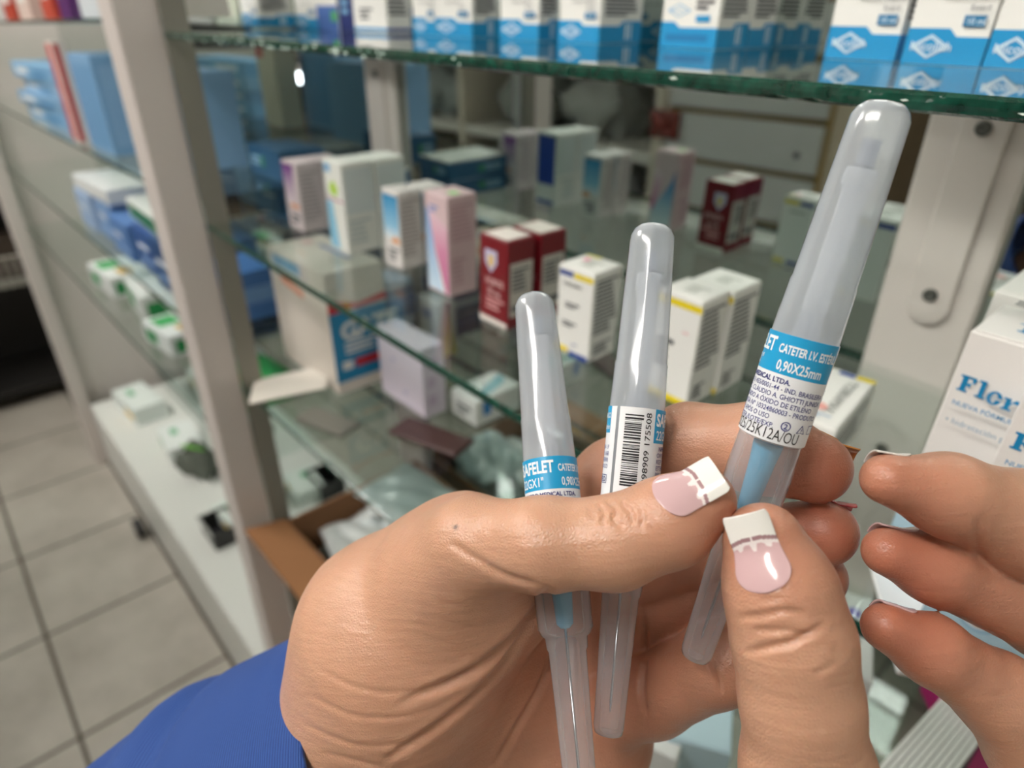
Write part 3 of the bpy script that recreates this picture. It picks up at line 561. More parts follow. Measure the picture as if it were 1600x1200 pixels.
lb('lmid', 'tall_box', 'tall pale blue box with a white side just left of the near post', -.955, .262, .15, .10, .12, 0, mat('86aed2', .4), front=[('r', mat('d8c8c4', .4), .03, .05, .12, .95)])
stack('blue_carton', ['light blue carton at the bottom of the far left stack', 'light blue carton second in the far left stack', 'light blue carton with white print third in the far left stack', 'light blue carton on top of the far left stack'], Vector((-1.48, .25, sz('lmid', 0))), .40, .10, [.028, .024, .026, .03], LBLUE, 'light blue cartons far left', front=[('r', mat('dfe6ec', .4), .1, .3, .4, .7), ('r', mat('4d86b8', .4), .5, .2, .8, .6)], bases=[LBLUE, mat('7da6c8', .4), mat('93bbdb', .4)])
lb('lmid', 'medicine_carton', 'cream carton with a red corner standing behind the red-striped box', -1.28, .33, .09, .04, .17, 3, mat('d9cdb8', .45), front=[('r', RED, .6, .7, .95, .85)])
for i in range(5):
    lb('l3', 'blue_carton', ['dark blue carton nearest the post on the third left shelf', 'dark blue carton second from the post on the third left shelf', 'blue carton with white print in the middle of the third left shelf', 'blue carton fourth from the post on the third left shelf', 'pale blue and white carton at the far end of the third left shelf'][i], -.99 - .125 * i, .245 + .008 * (i % 2), .115, .12, .075 - .006 * (i % 3), 0, [DBLUE, mat('3f62a0', .4), mat('5e86c0', .4), mat('7fa3d2', .4), mat('a9c2e2', .4)][i], group='blue cartons on the third left shelf', front=[('r', mat('d9e2ee', .4), .1, .5, .6, .62), ('r', mat('8fb0dc', .4), .1, .2, .9, .3)])
for i in range(3):
    lb('l3', 'blue_carton', ['small blue carton at the bottom of the short stack in front of the post', 'small blue carton in the middle of the short stack by the post', 'small blue carton on top of the short stack by the post'][i], -.865, .25, .09, .09, .022, 2 * i - 2, [MBLUE, mat('6c94c4', .4), MBLUE][i], dz=.0226 * i, group='short stack of blue cartons by the near post', flap=False)
lb('l3', 'green_carton', 'white carton with a dark green front lying on the dark blue cartons', -1.03, .252, .22, .09, .03, -2, mat('dfe4de', .4), dz=.077, front=[('r', mat('2c7a5a', .4), .05, .1, .95, .8)])
lb('l3', 'medicine_carton', 'white carton lying flat at the far left end above the blue cartons', -1.35, .252, .22, .1, .025, 2, mat('e3e6e6', .4), dz=.077)
GC = [('r', GREEN, .1, .15, .5, .75)]
for i, (x, w_, h_, lab) in enumerate([(-1.62, .16, .045, 'white carton with small green label at the far end of the fourth left shelf'), (-1.42, .16, .055, 'white carton with green label second from the far end of the fourth left shelf'), (-1.22, .12, .04, 'white carton with green label in the middle of the fourth left shelf'), (-1.06, .10, .035, 'white and green carton nearest the post on the fourth left shelf'), (-.93, .09, .05, 'small bright green carton by the near post on the fourth left shelf')]):
    lb('l4', 'green_carton', lab, x, .26 + .01 * (i % 2), w_, .10, h_, [3, -4, 6, -3, 5][i], [mat('e8ecea', .4), mat('e2e8e4', .4), mat('dfe6e4', .4), mat('e6eae8', .4), mat('39a45c', .4)][i], front=GC, side=GC, top=[('r', mat('3fae62', .4), .1, .1, .5, .5), ('r', mat('c9a23a', .4), .6, .3, .9, .6)] if i % 2 == 0 else [('r', mat('2c7a5a', .4), .5, .2, .9, .7)], group='white and green cartons on the fourth left shelf')
cushion('plastic_packet', 'crumpled bright white packet on the fourth left shelf', (-1.33, .33, sz('l4', 0) + .085), .2, .1, .04, .1, mat('f0f2f0', .3), 'packet', 11)
D = .2353
for i, (x, y, w_, d_, h_, yaw, c_, lab) in enumerate([(-2.2, .31, .2, .10, .06, 5, 'dfe6e2', 'white carton at the far end of the cabinet deck'), (-1.90, .32, .16, .10, .05, -6, 'e4e9e6', 'white carton with a green panel second from the far end of the deck'), (-1.45, .34, .12, .08, .04, 8, 'dde6df', 'pale green-white carton on the cabinet deck'), (-1.22, .36, .12, .08, .04, -5, 'e8eae4', 'white carton with small yellow panel on the cabinet deck')]):
    carton('deck_carton', lab, 'box', Vector((x, y, D)), w_, d_, h_, yaw, mat(c_, .4), front=[('r', mat('35a05a', .4), .1, .2, .5, .8)] if i % 2 else [('r', mat('e0b93a', .4), .5, .2, .9, .6)], top=[('r', mat('6fb58a', .4), .2, .3, .45, .5)], group='cartons on the deck of the left bay')
# bin with grey bundle and dark tray on the deck
pb = atZ(345, 822, D + .03); pk_ = atZ(312, 718, D + .05)
bn = empty('storage_bin', (pb.x, max(.275, pb.y), D), 'dark plastic bin with small packets on the deck by the post', 'bin')
b = MB(); b.box((-.05, -.035, 0), (.05, .035, .004), BLACK)
for lo, hi in (((-.05, -.035, 0), (.05, -.032, .05)), ((-.05, .032, 0), (.05, .035, .05)), ((-.05, -.032, 0), (-.047, .032, .05)), ((.047, -.032, 0), (.05, .032, .05))): b.box(lo, hi, mat('2c2c2c', .4, 'dark_plastic'))
b.build('bin_body', bn); b = MB(); b.box((-.05, -.037, .0502), (.05, .037, .054), mat('a8a8a4', .4)); b.build('rim', bn) if False else None
b = MB(); b.box((-.053, -.040, .046), (.053, -.0351, .052), mat('b0b0ac', .4)); b.build('rim', bn)
cushion('knotted_bundle', 'dark mottled grey bundle with a green tie on the deck', (pk_.x, max(.285, pk_.y), D + .045), .12, .08, .09, .5, mat('5c6258', .6, 'mottled_bag', vary=.5, bscale=60, bump=.4), 'bundle', 3)
b = MB(); b.tube([(-.04, -.02, 0), (0, -.01, .012), (.03, .02, .004)], .004, mat('6fc23a', .4)); o = b.build('green_tie'); o.location = (pk_.x + .01, max(.285, pk_.y) - .01, D + .096); tag(o, 'bright green tie on the mottled bundle', 'tie')

# dark rack beyond the cabinet
rk = empty('dark_rack', (-3.25, -.1, 0), 'dark shelving rack with wire basket beyond the far end of the cabinet', 'rack')
DKM = mat('1c1a18', .6, 'dark_rack_board'); 
b = MB(); b.box((-.30, -1.2, 0), (-.27, .55, 2.0), DKM); b.build('rack_back', rk)
for z in (.06, .50, .86, 1.28):
    b = MB(); b.box((-.268, -1.2, z), (.12, .55, z + .025), mat('8f9088', .5, 'rack_shelf_grey') if z > .1 else DKM); b.build('rack_shelf', rk)
b = MB()
for i in range(60): y = -1.15 + i * .028; b.tube([(.125, y, .50), (.125, y, .62)], .0025, mat('c8c4ba', .4), 6)
b.tube([(.125, -1.18, .62), (.125, .52, .62)], .004, mat('c8c4ba', .4), 6); b.build('wire_basket', rk)
for i in range(6):
    carton('brown_box', ['brown box nearest the aisle in the dark rack', 'brown box second in the dark rack', 'brown box third in the dark rack', 'brown box fourth in the dark rack', 'brown box fifth in the dark rack', 'brown box at the inner end of the dark rack'][i], 'box', Vector((-3.17, -.62 + .18 * i, .526)), .18, .15, .18 - .03 * (i % 3), 0, mat(['4a3a2a', '3a3026', '5a4632'][i % 3], .8), flap=False, group='brown boxes in the dark rack')
b = MB(); b.lathe([(0, .03), (.004, .032), (.02, .032), (.024, .028)], mat('2a2a2a', .4), 20, Matrix.Translation((-1.95, .205, .033)) @ Matrix.Rotation(math.pi / 2, 4, 'X')); o = b.build('castor_wheel'); tag(o, 'small black castor wheel on the floor at the foot of the cabinet', 'wheel')

# ------------------------------------------------------------------ behind the camera (seen in the mirror)
def mY(px, py, Y): r = ray(px, py); p = EYE + r * ((2 * YM - Y) / r.y); return Vector((p.x, Y, p.z))
sw = empty('slatwall_display', (-.9, -.62, 0), 'white slatted display panel with tan grooves, seen in the mirror', 'slatwall')
YS = -.62
SLW = mat('c9c9c6', .5, 'slat_panel_white'); TAN = mat('8a7040', .5, 'tan_groove')
pR = mY(1290, 240, YS).x; pL = mY(1050, 200, YS).x
g = [mY(1170, y, YS).z for y in (182, 257, 345)]
per = (g[0] - g[2]) / 2
zz = g[0] + per * 6
b = MB(); b.box((pL - .02 + .9, -.03, .05), (pR + .9, -.012, 2.2), TAN); b.build('groove_board', sw)
k_ = 0
while zz > .2:
    b = MB(); b.box((pL - .02 + .9, -.012, zz - per + .008), (pR - .012 + .9, 0, zz - .006), SLW, bev=.002); b.build('slat', sw); zz -= per
b = MB(); b.box((pR - .008 + .9, -.012, .05), (pR + .9, .004, 2.2), mat('a8894e', .5, 'tan_trim')); b.build('end_trim', sw)
b = MB(); b.box((pR + .902, -.03, .0), (pR + .96, .0, 2.2), mat('c8b8a2', .5, 'beige_frame')); b.build('side_frame', sw)
p = mY(1245, 243, YS)
b = MB(); b.lathe([(0, .007), (.004, .007), (.005, .004)], INK, 16, Matrix.Translation((p.x + .9, .0, p.z)) @ Matrix.Rotation(-math.pi / 2, 4, 'X')); b.build('screw', sw)
# open shelves with bags left of the slats
bs = empty('bag_shelf', (pL - .5, -.62, 0), 'white shelving unit with grey plastic bags, seen in the mirror', 'shelving')
X2 = pL - .04
for z in (.75, 1.06, 1.36, 1.66):
    b = MB(); b.box((-.90, -.35, z), (.44, 0, z + .03), mat('d2cfc8', .5)); b.build('shelf_board', bs)
b = MB(); b.box((-.90, -.38, .0), (.44, -.352, 2.1), mat('a9a59c', .7, 'grey_board')); b.build('shelf_back', bs)
for x in (-.93, -.42, .44): b = MB(); b.box((x, -.38, 0), (x + .03, .004, 2.1), mat('d0c6b6', .5)); b.build('upright_board', bs)
for i, (x, z, sx, c_, lab) in enumerate([(.12, 1.17, .26, 'a8a8a4', 'grey plastic bag on the mirrored shelving at shelf height'), (-.18, 1.17, .26, '8f918c', 'darker grey plastic bag left of the light one on the mirrored shelving'), (.2, .86, .3, 'b4b2ae', 'pale bag on the lower mirrored shelf'), (-.15, .86, .3, '9c9a94', 'grey bag on the lower mirrored shelf'), (.1, 1.47, .3, 'b8bab4', 'pale bag with green mark on the upper mirrored shelf'), (-.65, 1.17, .3, '9aa0a0', 'grey bag at the far end of the mirrored shelving'), (-.65, .86, .3, 'b0b0ac', 'pale grey bag low at the far end of the mirrored shelving')]):
    cushion('plastic_bag', lab, (pL - .5 + x, -.80, z), sx, .22, .15, 0, mat(c_, .35, bump=.5, bscale=30), 'bag', i + 20, tiltx=.3)
p = mY(1035, 195, -.60)
cushion('snack_packet', 'dark red and orange packet hanging beside the slatted panel in the mirror', (p.x, -.61, p.z), .09, .07, .03, 0, mat('7a2a20', .4, vary=.8, bscale=40), 'packet', 40, tiltx=math.pi / 2)
# wooden cabinet and dark items to the right of the slats in the mirror
wd = empty('wooden_cabinet', (pR + .5, -.80, 0), 'dark brown wooden cabinet behind the camera, seen in the mirror', 'cabinet')
b = MB(); b.box((-.42, -.25, 0), (.9, .0, 1.9), mat('5a4a3c', .6, 'brown_wood', vary=.2, bscale=6)); b.build('carcass', wd)
ct = empty('fill_counter', (pL + .3, -.52, 0), 'white counter added behind the camera to lighten the mirror view', 'counter')  # pale counter added so the mirror shows less black
b = MB(); b.box((-1.2, -.08, .05), (1.3, .0, .93), mat('d6d5d0', .5), bev=.003); b.build('counter_front', ct); b = MB(); b.box((-1.22, -.095, .932), (1.32, .02, .96), mat('e2e2de', .4), bev=.003); b.build('counter_top', ct)
for i in range(3): b = MB(); b.box((-.41 + .43 * i, .001, .05), (-.01 + .43 * i, .015, 1.85), mat('6b5a48', .55, 'brown_wood_door', vary=.2, bscale=6)); dd = b.build('door', wd); b = MB(); b.box((-.07 + .43 * i, .0155, .95), (-.055 + .43 * i, .03, 1.1), ALU); b.build('handle', dd)
# bright little lamp seen in the mirror
p = mY(468, 122, -.55)
lp = empty('desk_lamp', (p.x, -.55, p.z), 'small bright round lamp seen in the mirror above the blue cartons', 'lamp')
em = bpy.data.materials.new('bulb'); em.use_nodes = True; q = em.node_tree.nodes['Principled BSDF']; q.inputs['Emission Color'].default_value = (.9, .94, 1, 1); q.inputs['Emission Strength'].default_value = 12
b = MB(); b.lathe([(-.022, .003), (-.015, .017), (0, .022), (.015, .017), (.022, .003)], em, 16); b.build('bulb', lp)
b = MB(); b.lathe([(.0225, .012), (.05, .012), (.055, .004)], ALU, 16); b.tube([(0, 0, .055), (0, 0, ZC - p.z)], .003, ALU, 8); b.build('cord', lp)

# ------------------------------------------------------------------ the three catheters in their cases
LC, RC = .1232, .0068
def frosted(name, col, opac, rough=.15):
    m = bpy.data.materials.new(name); m.use_nodes = True; nt = m.node_tree; nt.nodes.clear(); L = nt.links
    o = nt.nodes.new('ShaderNodeOutputMaterial'); t = nt.nodes.new('ShaderNodeBsdfTransparent'); t.inputs[0].default_value = (.97, .98, 1, 1)
    p = nt.nodes.new('ShaderNodeBsdfPrincipled'); p.inputs['Base Color'].default_value = (*s2l(hexc(col)), 1); p.inputs['Roughness'].default_value = rough
    tl = nt.nodes.new('ShaderNodeBsdfTranslucent'); tl.inputs[0].default_value = (*s2l(hexc(col)), 1)
    m1 = nt.nodes.new('ShaderNodeMixShader'); m1.inputs[0].default_value = .35; L.new(p.outputs[0], m1.inputs[1]); L.new(tl.outputs[0], m1.inputs[2])
    lw = nt.nodes.new('ShaderNodeLayerWeight'); lw.inputs[0].default_value = .35
    mr = nt.nodes.new('ShaderNodeMapRange'); mr.inputs['To Min'].default_value = opac; mr.inputs['To Max'].default_value = min(1, opac + .45); L.new(lw.outputs['Facing'], mr.inputs['Value'])
    mx = nt.nodes.new('ShaderNodeMixShader'); L.new(mr.outputs[0], mx.inputs[0]); L.new(t.outputs[0], mx.inputs[1]); L.new(m1.outputs[0], mx.inputs[2])
    gl = nt.nodes.new('ShaderNodeBsdfGlossy'); gl.inputs['Roughness'].default_value = rough * .7; fr = nt.nodes.new('ShaderNodeFresnel'); fr.inputs[0].default_value = 1.5
    ge = nt.nodes.new('ShaderNodeNewGeometry'); iv = nt.nodes.new('ShaderNodeMath'); iv.operation = 'SUBTRACT'; iv.inputs[0].default_value = 1.0; L.new(ge.outputs['Backfacing'], iv.inputs[1])
    mu = nt.nodes.new('ShaderNodeMath'); mu.operation = 'MULTIPLY'; L.new(fr.outputs[0], mu.inputs[0]); L.new(iv.outputs[0], mu.inputs[1])
    m2 = nt.nodes.new('ShaderNodeMixShader'); L.new(mu.outputs[0], m2.inputs[0]); L.new(mx.outputs[0], m2.inputs[1]); L.new(gl.outputs[0], m2.inputs[2])
    L.new(m2.outputs[0], o.inputs[0]); return m
CASE = frosted('frosted_case_plastic', 'e8eef5', .37); SLV = frosted('frosted_sleeve_plastic', 'dcdde2', .24); INNER = frosted('clear_inner_plastic', 'eef2f6', .45, .2)
HUBB = mat('63b3d6', .25, 'blue_hub_plastic'); STEEL = mat('c9ccd0', .2, 'needle_steel', 1.0)
LABW = mat('f0f2f5', .4, 'label_white'); LABC = mat('20a2d8', .38, 'label_cyan'); LABI = mat('41468c', .5, 'label_violet_ink'); LABK = mat('17171c', .5, 'label_black_ink'); LABT = mat('f4fbff', .4, 'label_white_ink'); LABN = mat('2a2f7a', .5, 'label_dark_blue')
def catheter(label, T, B0, closer, uc):
    Tp = dep(*T); ds = np.linspace(.09, .22, 2601); Ls = np.array([(dep(B0[0], B0[1], float(d)) - Tp).length for d in ds])
    Bp = dep(B0[0], B0[1], float(ds[np.argmin(np.abs(Ls - LC) + .04 * np.abs(ds - B0[2]))]))
    a = (Tp - Bp).normalized(); c = (Tp + Bp) / 2; n = (EYE - c); n = (n - a * n.dot(a)).normalized(); r = a.cross(n)
    M = Matrix(((r.x, -n.x, a.x, Bp.x), (r.y, -n.y, a.y, Bp.y), (r.z, -n.z, a.z, Bp.z), (0, 0, 0, 1)))
    root = empty('catheter_case', label=label, cat='catheter', M=M)
    z = lambda t: LC * (1 - t)
    fl = lambda amp: (lambda a_, zz: 1 + amp * (abs(math.cos(4 * a_)) - .5))
    b = MB()
    capp = [(.555, .975), (.53, 1.0), (.40, 1.0), (.37, .985), (.285, .925), (.28, .895), (.15, .84), (.05, .79), (.022, .775), (.010, .70), (.002, .56), (0, .35)]
    b.lathe([(z(t), r_ * RC) for t, r_ in capp], CASE, 48, rf=lambda a_, zz: 1 + (.03 * (abs(math.cos(4 * a_)) ** 8) if zz > z(.37) else 0), cap=False)
    b.add([((.35 * RC) * math.cos(k * math.pi / 12), .35 * RC * math.sin(k * math.pi / 12), LC) for k in range(24)], [tuple(range(24))], CASE)
    b.build('cap', root)
    b = MB()
    slp = [(1, .34), (.997, .49), (.985, .53), (.85, .59), (.74, .66), (.735, .71), (.715, .75), (.712, .84), (.70, .92), (.62, .955), (.57, .965), (.556, .955)]
    b.lathe([(z(t), r_ * RC) for t, r_ in slp], SLV, 48, rf=lambda a_, zz: 1 + (.05 * (math.cos(8 * a_) > .55) if z(.70) <= zz <= z(.60) else 0), cap=False)
    b.add([((.34 * RC) * math.cos(-k * math.pi / 12), .34 * RC * math.sin(-k * math.pi / 12), 0) for k in range(24)], [tuple(range(24))], SLV)
    b.build('needle_sleeve', root)
    b = MB()
    b.box((-.0024, -.0021, z(.335)), (.0024, .0021, z(.13)), INNER, bev=.0004); b.box((-.0030, -.0024, z(.13)), (.0030, .0024, z(.10)), INNER, bev=.0004)
    b.box((-.0020, -.0018, z(.37)), (.0020, .0018, z(.335)), INNER, bev=.0003); b.lathe([(z(.56), .0030), (z(.50), .0038), (z(.40), .0036), (z(.37), .0026)], INNER, 24)
    for k in range(4): b.box((-.0026 + .0015 * k, -.0030, z(.38)), (-.0020 + .0015 * k, -.0022, z(.345)), INNER)
    b.box((-.0017, -.0017, z(.095)), (.0017, .0017, z(.055)), mat('8f98a4', .3, 'grey_plug'))
    b.build('flash_chamber', root)
    b = MB(); b.lathe([(z(.70), .0010), (z(.692), .0020), (z(.60), .0027), (z(.57), .0031), (z(.565), .0031)], HUBB, 24); hb = b.build('catheter_hub', root); hb['label'] = 'blue hub inside the case'
    b = MB(); b.lathe([(z(.96), .00012), (z(.94), .00036), (z(.70), .00036)], STEEL, 10); b.build('needle', root)
    # label
    b = MB(); lt, lbm = .375, .552; H = (lbm - lt) * LC * 1000; RL = RC * 1000 + .12
    def P(u, v, off): th = (u - uc) / RL; rr = (RL + off) / 1000; return (rr * math.sin(th), -rr * math.cos(th), z(lt) - (H - v) / 1000)
    def patch(u0, u1, v0, v1, off, mt):
        n_ = max(2, int((u1 - u0) / .4)); vs = []; fs = []
        for i in range(n_ + 1):
            u = u0 + (u1 - u0) * i / n_; vs += [P(u, v0, off), P(u, v1, off)]
        for i in range(n_): fs.append((2 * i, 2 * i + 2, 2 * i + 3, 2 * i + 1))
        b.add(vs, fs, mt, True)
    def txt(s_, u, v, hgt, mt, bold=0.0, wd=None, ang=0):
        vs, fs, x1 = text_geo(s_, bold); sy = hgt / .7; sx = sy if wd is None else wd / max(x1, 1e-6)
        if ang == 0: b.add([P(u + x * sx, v + y * sy, .11) for x, y in vs], fs, mt)
        else: b.add([P(u - y * sy, v + x * sx, .11) for x, y in vs], fs, mt)
    patch(0, 42.6, 0, H, 0, LABW)
    bb = H - 8.0
    patch(9.0, 33.5, bb, H, .03, LABC); patch(35.6, 39.6 + 1.0, bb + 1.5, H, .03, LABC)
    txt('SAFELET', 9.4, H - 3.9, 2.9, LABT, .03, 10.0); txt('CATETER I.V. ESTÉRIL', 20.4, H - 3.7, 1.7, LABT, .03, 12.6)
    txt('22GX1"', 9.6, H - 7.2, 2.2, LABT, .01, 7.0); txt('0,90X25mm', 21.0, H - 7.2, 2.0, LABT, .02, 9.2)
    y0 = bb - 1.75
    for k, (s_, bd) in enumerate([('NIPRO MEDICAL LTDA.', .02), ('CNPJ 00.761.455/0001-44 - IND. BRASILEIRA', 0), ('RESP. TEC.: CLÁUDIO A. GHIOTTI JUNIOR', 0), ('ESTERILIZADO A ÓXIDO DE ETILENO', 0), ('REG. ANVISA Nº 10324860003 - PRODUTO', 0), ('DESTRUIR APÓS O USO', 0), ('DATA ESTER./LOTE/EXP.', 0)]):
        txt(s_, 10.4 if k else 11.0, y0 - 1.52 * k, 1.02, LABI if k else LABN, bd + .004, min(22.5, len(s_) * .66 * (1.1 if k == 0 else 1)))
    txt('2025/25K12A/OU', 14.0, .55, 2.35, LABK, -.004, 16)
    # symbols
    cu, cv = 26.6, 3.9; n_ = 20
    b.add([P(cu + rr * math.cos(t), cv + rr * math.sin(t), .06) for rr in (1.0, .78) for t in np.linspace(0, 2 * math.pi, n_, endpoint=False)], [(i, (i + 1) % n_, n_ + (i + 1) % n_, n_ + i) for i in range(n_)], LABI)
    txt('2', cu - .42, cv - .55, 1.1, LABI, .02)
    tri = [(29.0, 3.0), (31.2, 3.0), (30.1, 4.9)]; tc_ = (30.1, 3.62)
    b.add([P(u, v, .06) for u, v in tri] + [P(tc_[0] + (u - tc_[0]) * .72, tc_[1] + (v - tc_[1]) * .72, .06) for u, v in tri], [(0, 1, 4, 3), (1, 2, 5, 4), (2, 0, 3, 5)], LABI); txt('!', 29.95, 3.15, .9, LABI, .02)
    for (u0, v0, u1, v1) in ((32, 3.0, 34, 3.15), (32, 4.75, 34, 4.9), (32, 3, 32.15, 4.9), (33.85, 3, 34, 4.9)): patch(u0, u1, v0, v1, .06, LABI)
    # barcode: bars stacked along the case, number beside it
    rb = random.Random(78989); v = 3.2
    while v < H - 1.6:
        hb_ = rb.choice([.12, .12, .22, .34, .45]); patch(1.6, 5.6 if 4.2 < v < H - 3 else 6.0, v, min(v + hb_, H - 1.4), .05, LABK); v += hb_ + rb.choice([.12, .16, .26, .38])
    txt('7 898909 175508', 7.9, 1.7, 1.35, LABK, .0, H - 2.8, 1)
    # trailing block left of the barcode
    txt('FARMACO', 35.7 - 2.2 + 2.2, H - 2.9, 1.3, LABT, .02, 4.8); txt('ml/min', 36.6, H - 5.6, 1.2, LABT, .02, 3.8)
    for k, s_ in enumerate(['SOROCABA - SP', 'Nº 12.168', 'NÃO ABRIR', 'USO ÚNICO']): txt(s_, 35.2, bb - 2.4 - 1.55 * k, 1.0, LABI, .0, 5.8)
    for (u0, v0, u1, v1) in ((35.5, 3.2, 41, 3.35), (35.5, 5.1, 41, 5.25), (35.5, 3.2, 35.65, 5.25), (38.2, 3.2, 38.35, 5.25), (40.85, 3.2, 41, 5.25)): patch(u0, u1, v0, v1, .06, LABN)
    txt('ETE', 35.8, 3.6, 1.2, LABN, .0, 2.2); txt('EO', 38.6, 3.6, 1.2, LABN, .02, 2.0); txt('NO', 9.6, .6, 2.3, LABK, -.004, 3.2)
    b.build('printed_label', root)
    return root
catheter('leftmost catheter case, its paper label half covered by the thumb of the holding hand', (834, 463, .182), (910, 1262, .146), True, 18.5)
catheter('middle catheter case, with the barcode side of its label facing the camera', (1021, 354, .166), (950, 1146, .150), True, 4.2)
catheter('tallest catheter case at the right, tilted, pinched between both thumbs', (1383, 163, .126), (1086, 1026, .147), False, 24.5)

# ------------------------------------------------------------------ hands: one smooth surface from blended tapered volumes
def cp(px, py, d): return np.array([(px - 800) * d / F_PX, (600 - py) * d / F_PX, d])
CAMM = np.array([[RIGHT.x, UP.x, FWD.x], [RIGHT.y, UP.y, FWD.y], [RIGHT.z, UP.z, FWD.z]])
def towld(P_): return P_ @ CAMM.T + np.array(EYE)
class Field:
    def __init__(s, lo, hi, h):
        s.lo = np.array(lo); s.h = h; s.n = np.ceil((np.array(hi) - s.lo) / h).astype(int) + 1
        s.ax = [s.lo[i] + h * np.arange(s.n[i]) for i in range(3)]
    def new(s): return np.full(s.n, .02, np.float32)
    def cone(s, vol, a, b, k):
        a = np.array(a, float); b = np.array(b, float); A, ra = a[:3], a[3]; B, rb = b[:3], b[3]; m = max(ra, rb) + max(k, .003) + .002
        i0 = np.maximum(0, np.floor((np.minimum(A, B) - m - s.lo) / s.h).astype(int)); i1 = np.minimum(s.n, np.ceil((np.maximum(A, B) + m - s.lo) / s.h).astype(int) + 1)
        if (i1 <= i0).any(): return
        X = s.ax[0][i0[0]:i1[0], None, None]; Y = s.ax[1][None, i0[1]:i1[1], None]; Z = s.ax[2][None, None, i0[2]:i1[2]]
        d = B - A; L2 = max(d @ d, 1e-12)
        t = np.clip(((X - A[0]) * d[0] + (Y - A[1]) * d[1] + (Z - A[2]) * d[2]) / L2, 0, 1)
        D = np.sqrt((X - A[0] - t * d[0]) ** 2 + (Y - A[1] - t * d[1]) ** 2 + (Z - A[2] - t * d[2]) ** 2) - (ra + (rb - ra) * t)
        sl = tuple(slice(i0[i], i1[i]) for i in range(3)); V = vol[sl]
        vol[sl] = smin(V, D.astype(np.float32), k)
    def chain(s, vol, pts, k):
        for p, q in zip(pts[:-1], pts[1:]): s.cone(vol, p, q, k)
    def sample(s, vol, P_):
        g = (np.asarray(P_) - s.lo) / s.h; g = np.clip(g, 0, s.n - 1.001); i = g.astype(int); f = g - i; r = 0
        for dx in (0, 1):
            for dy in (0, 1):
                for dz in (0, 1):
                    w_ = (f[..., 0] if dx else 1 - f[..., 0]) * (f[..., 1] if dy else 1 - f[..., 1]) * (f[..., 2] if dz else 1 - f[..., 2])
                    r = r + w_ * vol[i[..., 0] + dx, i[..., 1] + dy, i[..., 2] + dz]
        return r
    def grad(s, vol, P_):
        e = s.h; return np.stack([s.sample(vol, P_ + np.eye(3)[i] * e) - s.sample(vol, P_ - np.eye(3)[i] * e) for i in range(3)], -1)
def smin(a, b, k):
    if k <= 0: return np.minimum(a, b)
    h = np.maximum(k - np.abs(a - b), 0) / k
    return np.minimum(a, b) - h * h * k * .25
def blur(v):
    for ax in range(3):
        w_ = v.copy(); sl = [slice(None)] * 3; s0, s1, s2 = sl[:], sl[:], sl[:]; s0[ax] = slice(0, -2); s1[ax] = slice(1, -1); s2[ax] = slice(2, None)
        w_[tuple(s1)] = .25 * v[tuple(s0)] + .5 * v[tuple(s1)] + .25 * v[tuple(s2)]; v = w_
    return v
def surface_nets(F_, vol):
    inside = vol < 0; n = F_.n - 1
    c = np.zeros(n, np.int8)
    for dx in (0, 1):
        for dy in (0, 1):
            for dz in (0, 1): c += inside[dx:dx + n[0], dy:dy + n[1], dz:dz + n[2]]
    act = np.argwhere((c > 0) & (c < 8)); idx = -np.ones(n, np.int32); idx[tuple(act.T)] = np.arange(len(act))
    acc = np.zeros((len(act), 3)); cnt = np.zeros(len(act))
    cor = [(x, y, z) for x in (0, 1) for y in (0, 1) for z in (0, 1)]
    val = {q: vol[act[:, 0] + q[0], act[:, 1] + q[1], act[:, 2] + q[2]] for q in cor}
    for q in cor:
        for ax in range(3):
            if q[ax]: continue
            r = list(q); r[ax] = 1; r = tuple(r); a, b = val[q], val[r]; m = (a < 0) != (b < 0)
            t = np.where(m, a / np.where(m, a - b, 1), 0); p = np.tile(np.array(q, float), (len(act), 1)); p[:, ax] = t
            acc += p * m[:, None]; cnt += m
    V = (act + acc / cnt[:, None]) * F_.h + F_.lo; faces = []
    for ax in range(3):
        u, w_ = (ax + 1) % 3, (ax + 2) % 3
        s0 = [slice(1, -1)] * 3; s1 = [slice(1, -1)] * 3; s0[ax] = slice(0, -1); s1[ax] = slice(1, None)
        a, b = inside[tuple(s0)], inside[tuple(s1)]
        for sgn, msk in ((1, a & ~b), (-1, ~a & b)):
            e = np.argwhere(msk); off = np.ones(3, int); off[ax] = 0; e = e + off
            q = []
            for du, dw in ((0, 0), (-1, 0), (-1, -1), (0, -1)):
                k = e.copy(); k[:, u] += du; k[:, w_] += dw; q.append(idx[k[:, 0], k[:, 1], k[:, 2]])
            q = np.stack(q, 1)
            if sgn < 0: q = q[:, ::-1]
            faces.append(q[(q >= 0).all(1)])
    return V, np.concatenate(faces)
def mesh_from(name, V, Fc, mats_, cols=None, parent=None):
    me = bpy.data.meshes.new(name); me.vertices.add(len(V)); me.vertices.foreach_set('co', V.astype(np.float32).ravel())
    me.loops.add(Fc.size); me.loops.foreach_set('vertex_index', Fc.astype(np.int32).ravel()); me.polygons.add(len(Fc))
    me.polygons.foreach_set('loop_start', np.arange(0, Fc.size, Fc.shape[1], dtype=np.int32))
    me.update(calc_edges=True); me.polygons.foreach_set('use_smooth', np.ones(len(Fc), bool))
    for m_ in mats_: me.materials.append(m_)
    if cols is not None:
        at = me.color_attributes.new('skin_tone', 'FLOAT_COLOR', 'POINT'); at.data.foreach_set('color', cols.astype(np.float32).ravel())
    me.validate(); o = bpy.data.objects.new(name, me); C.objects.link(o); o.parent = parent; return o
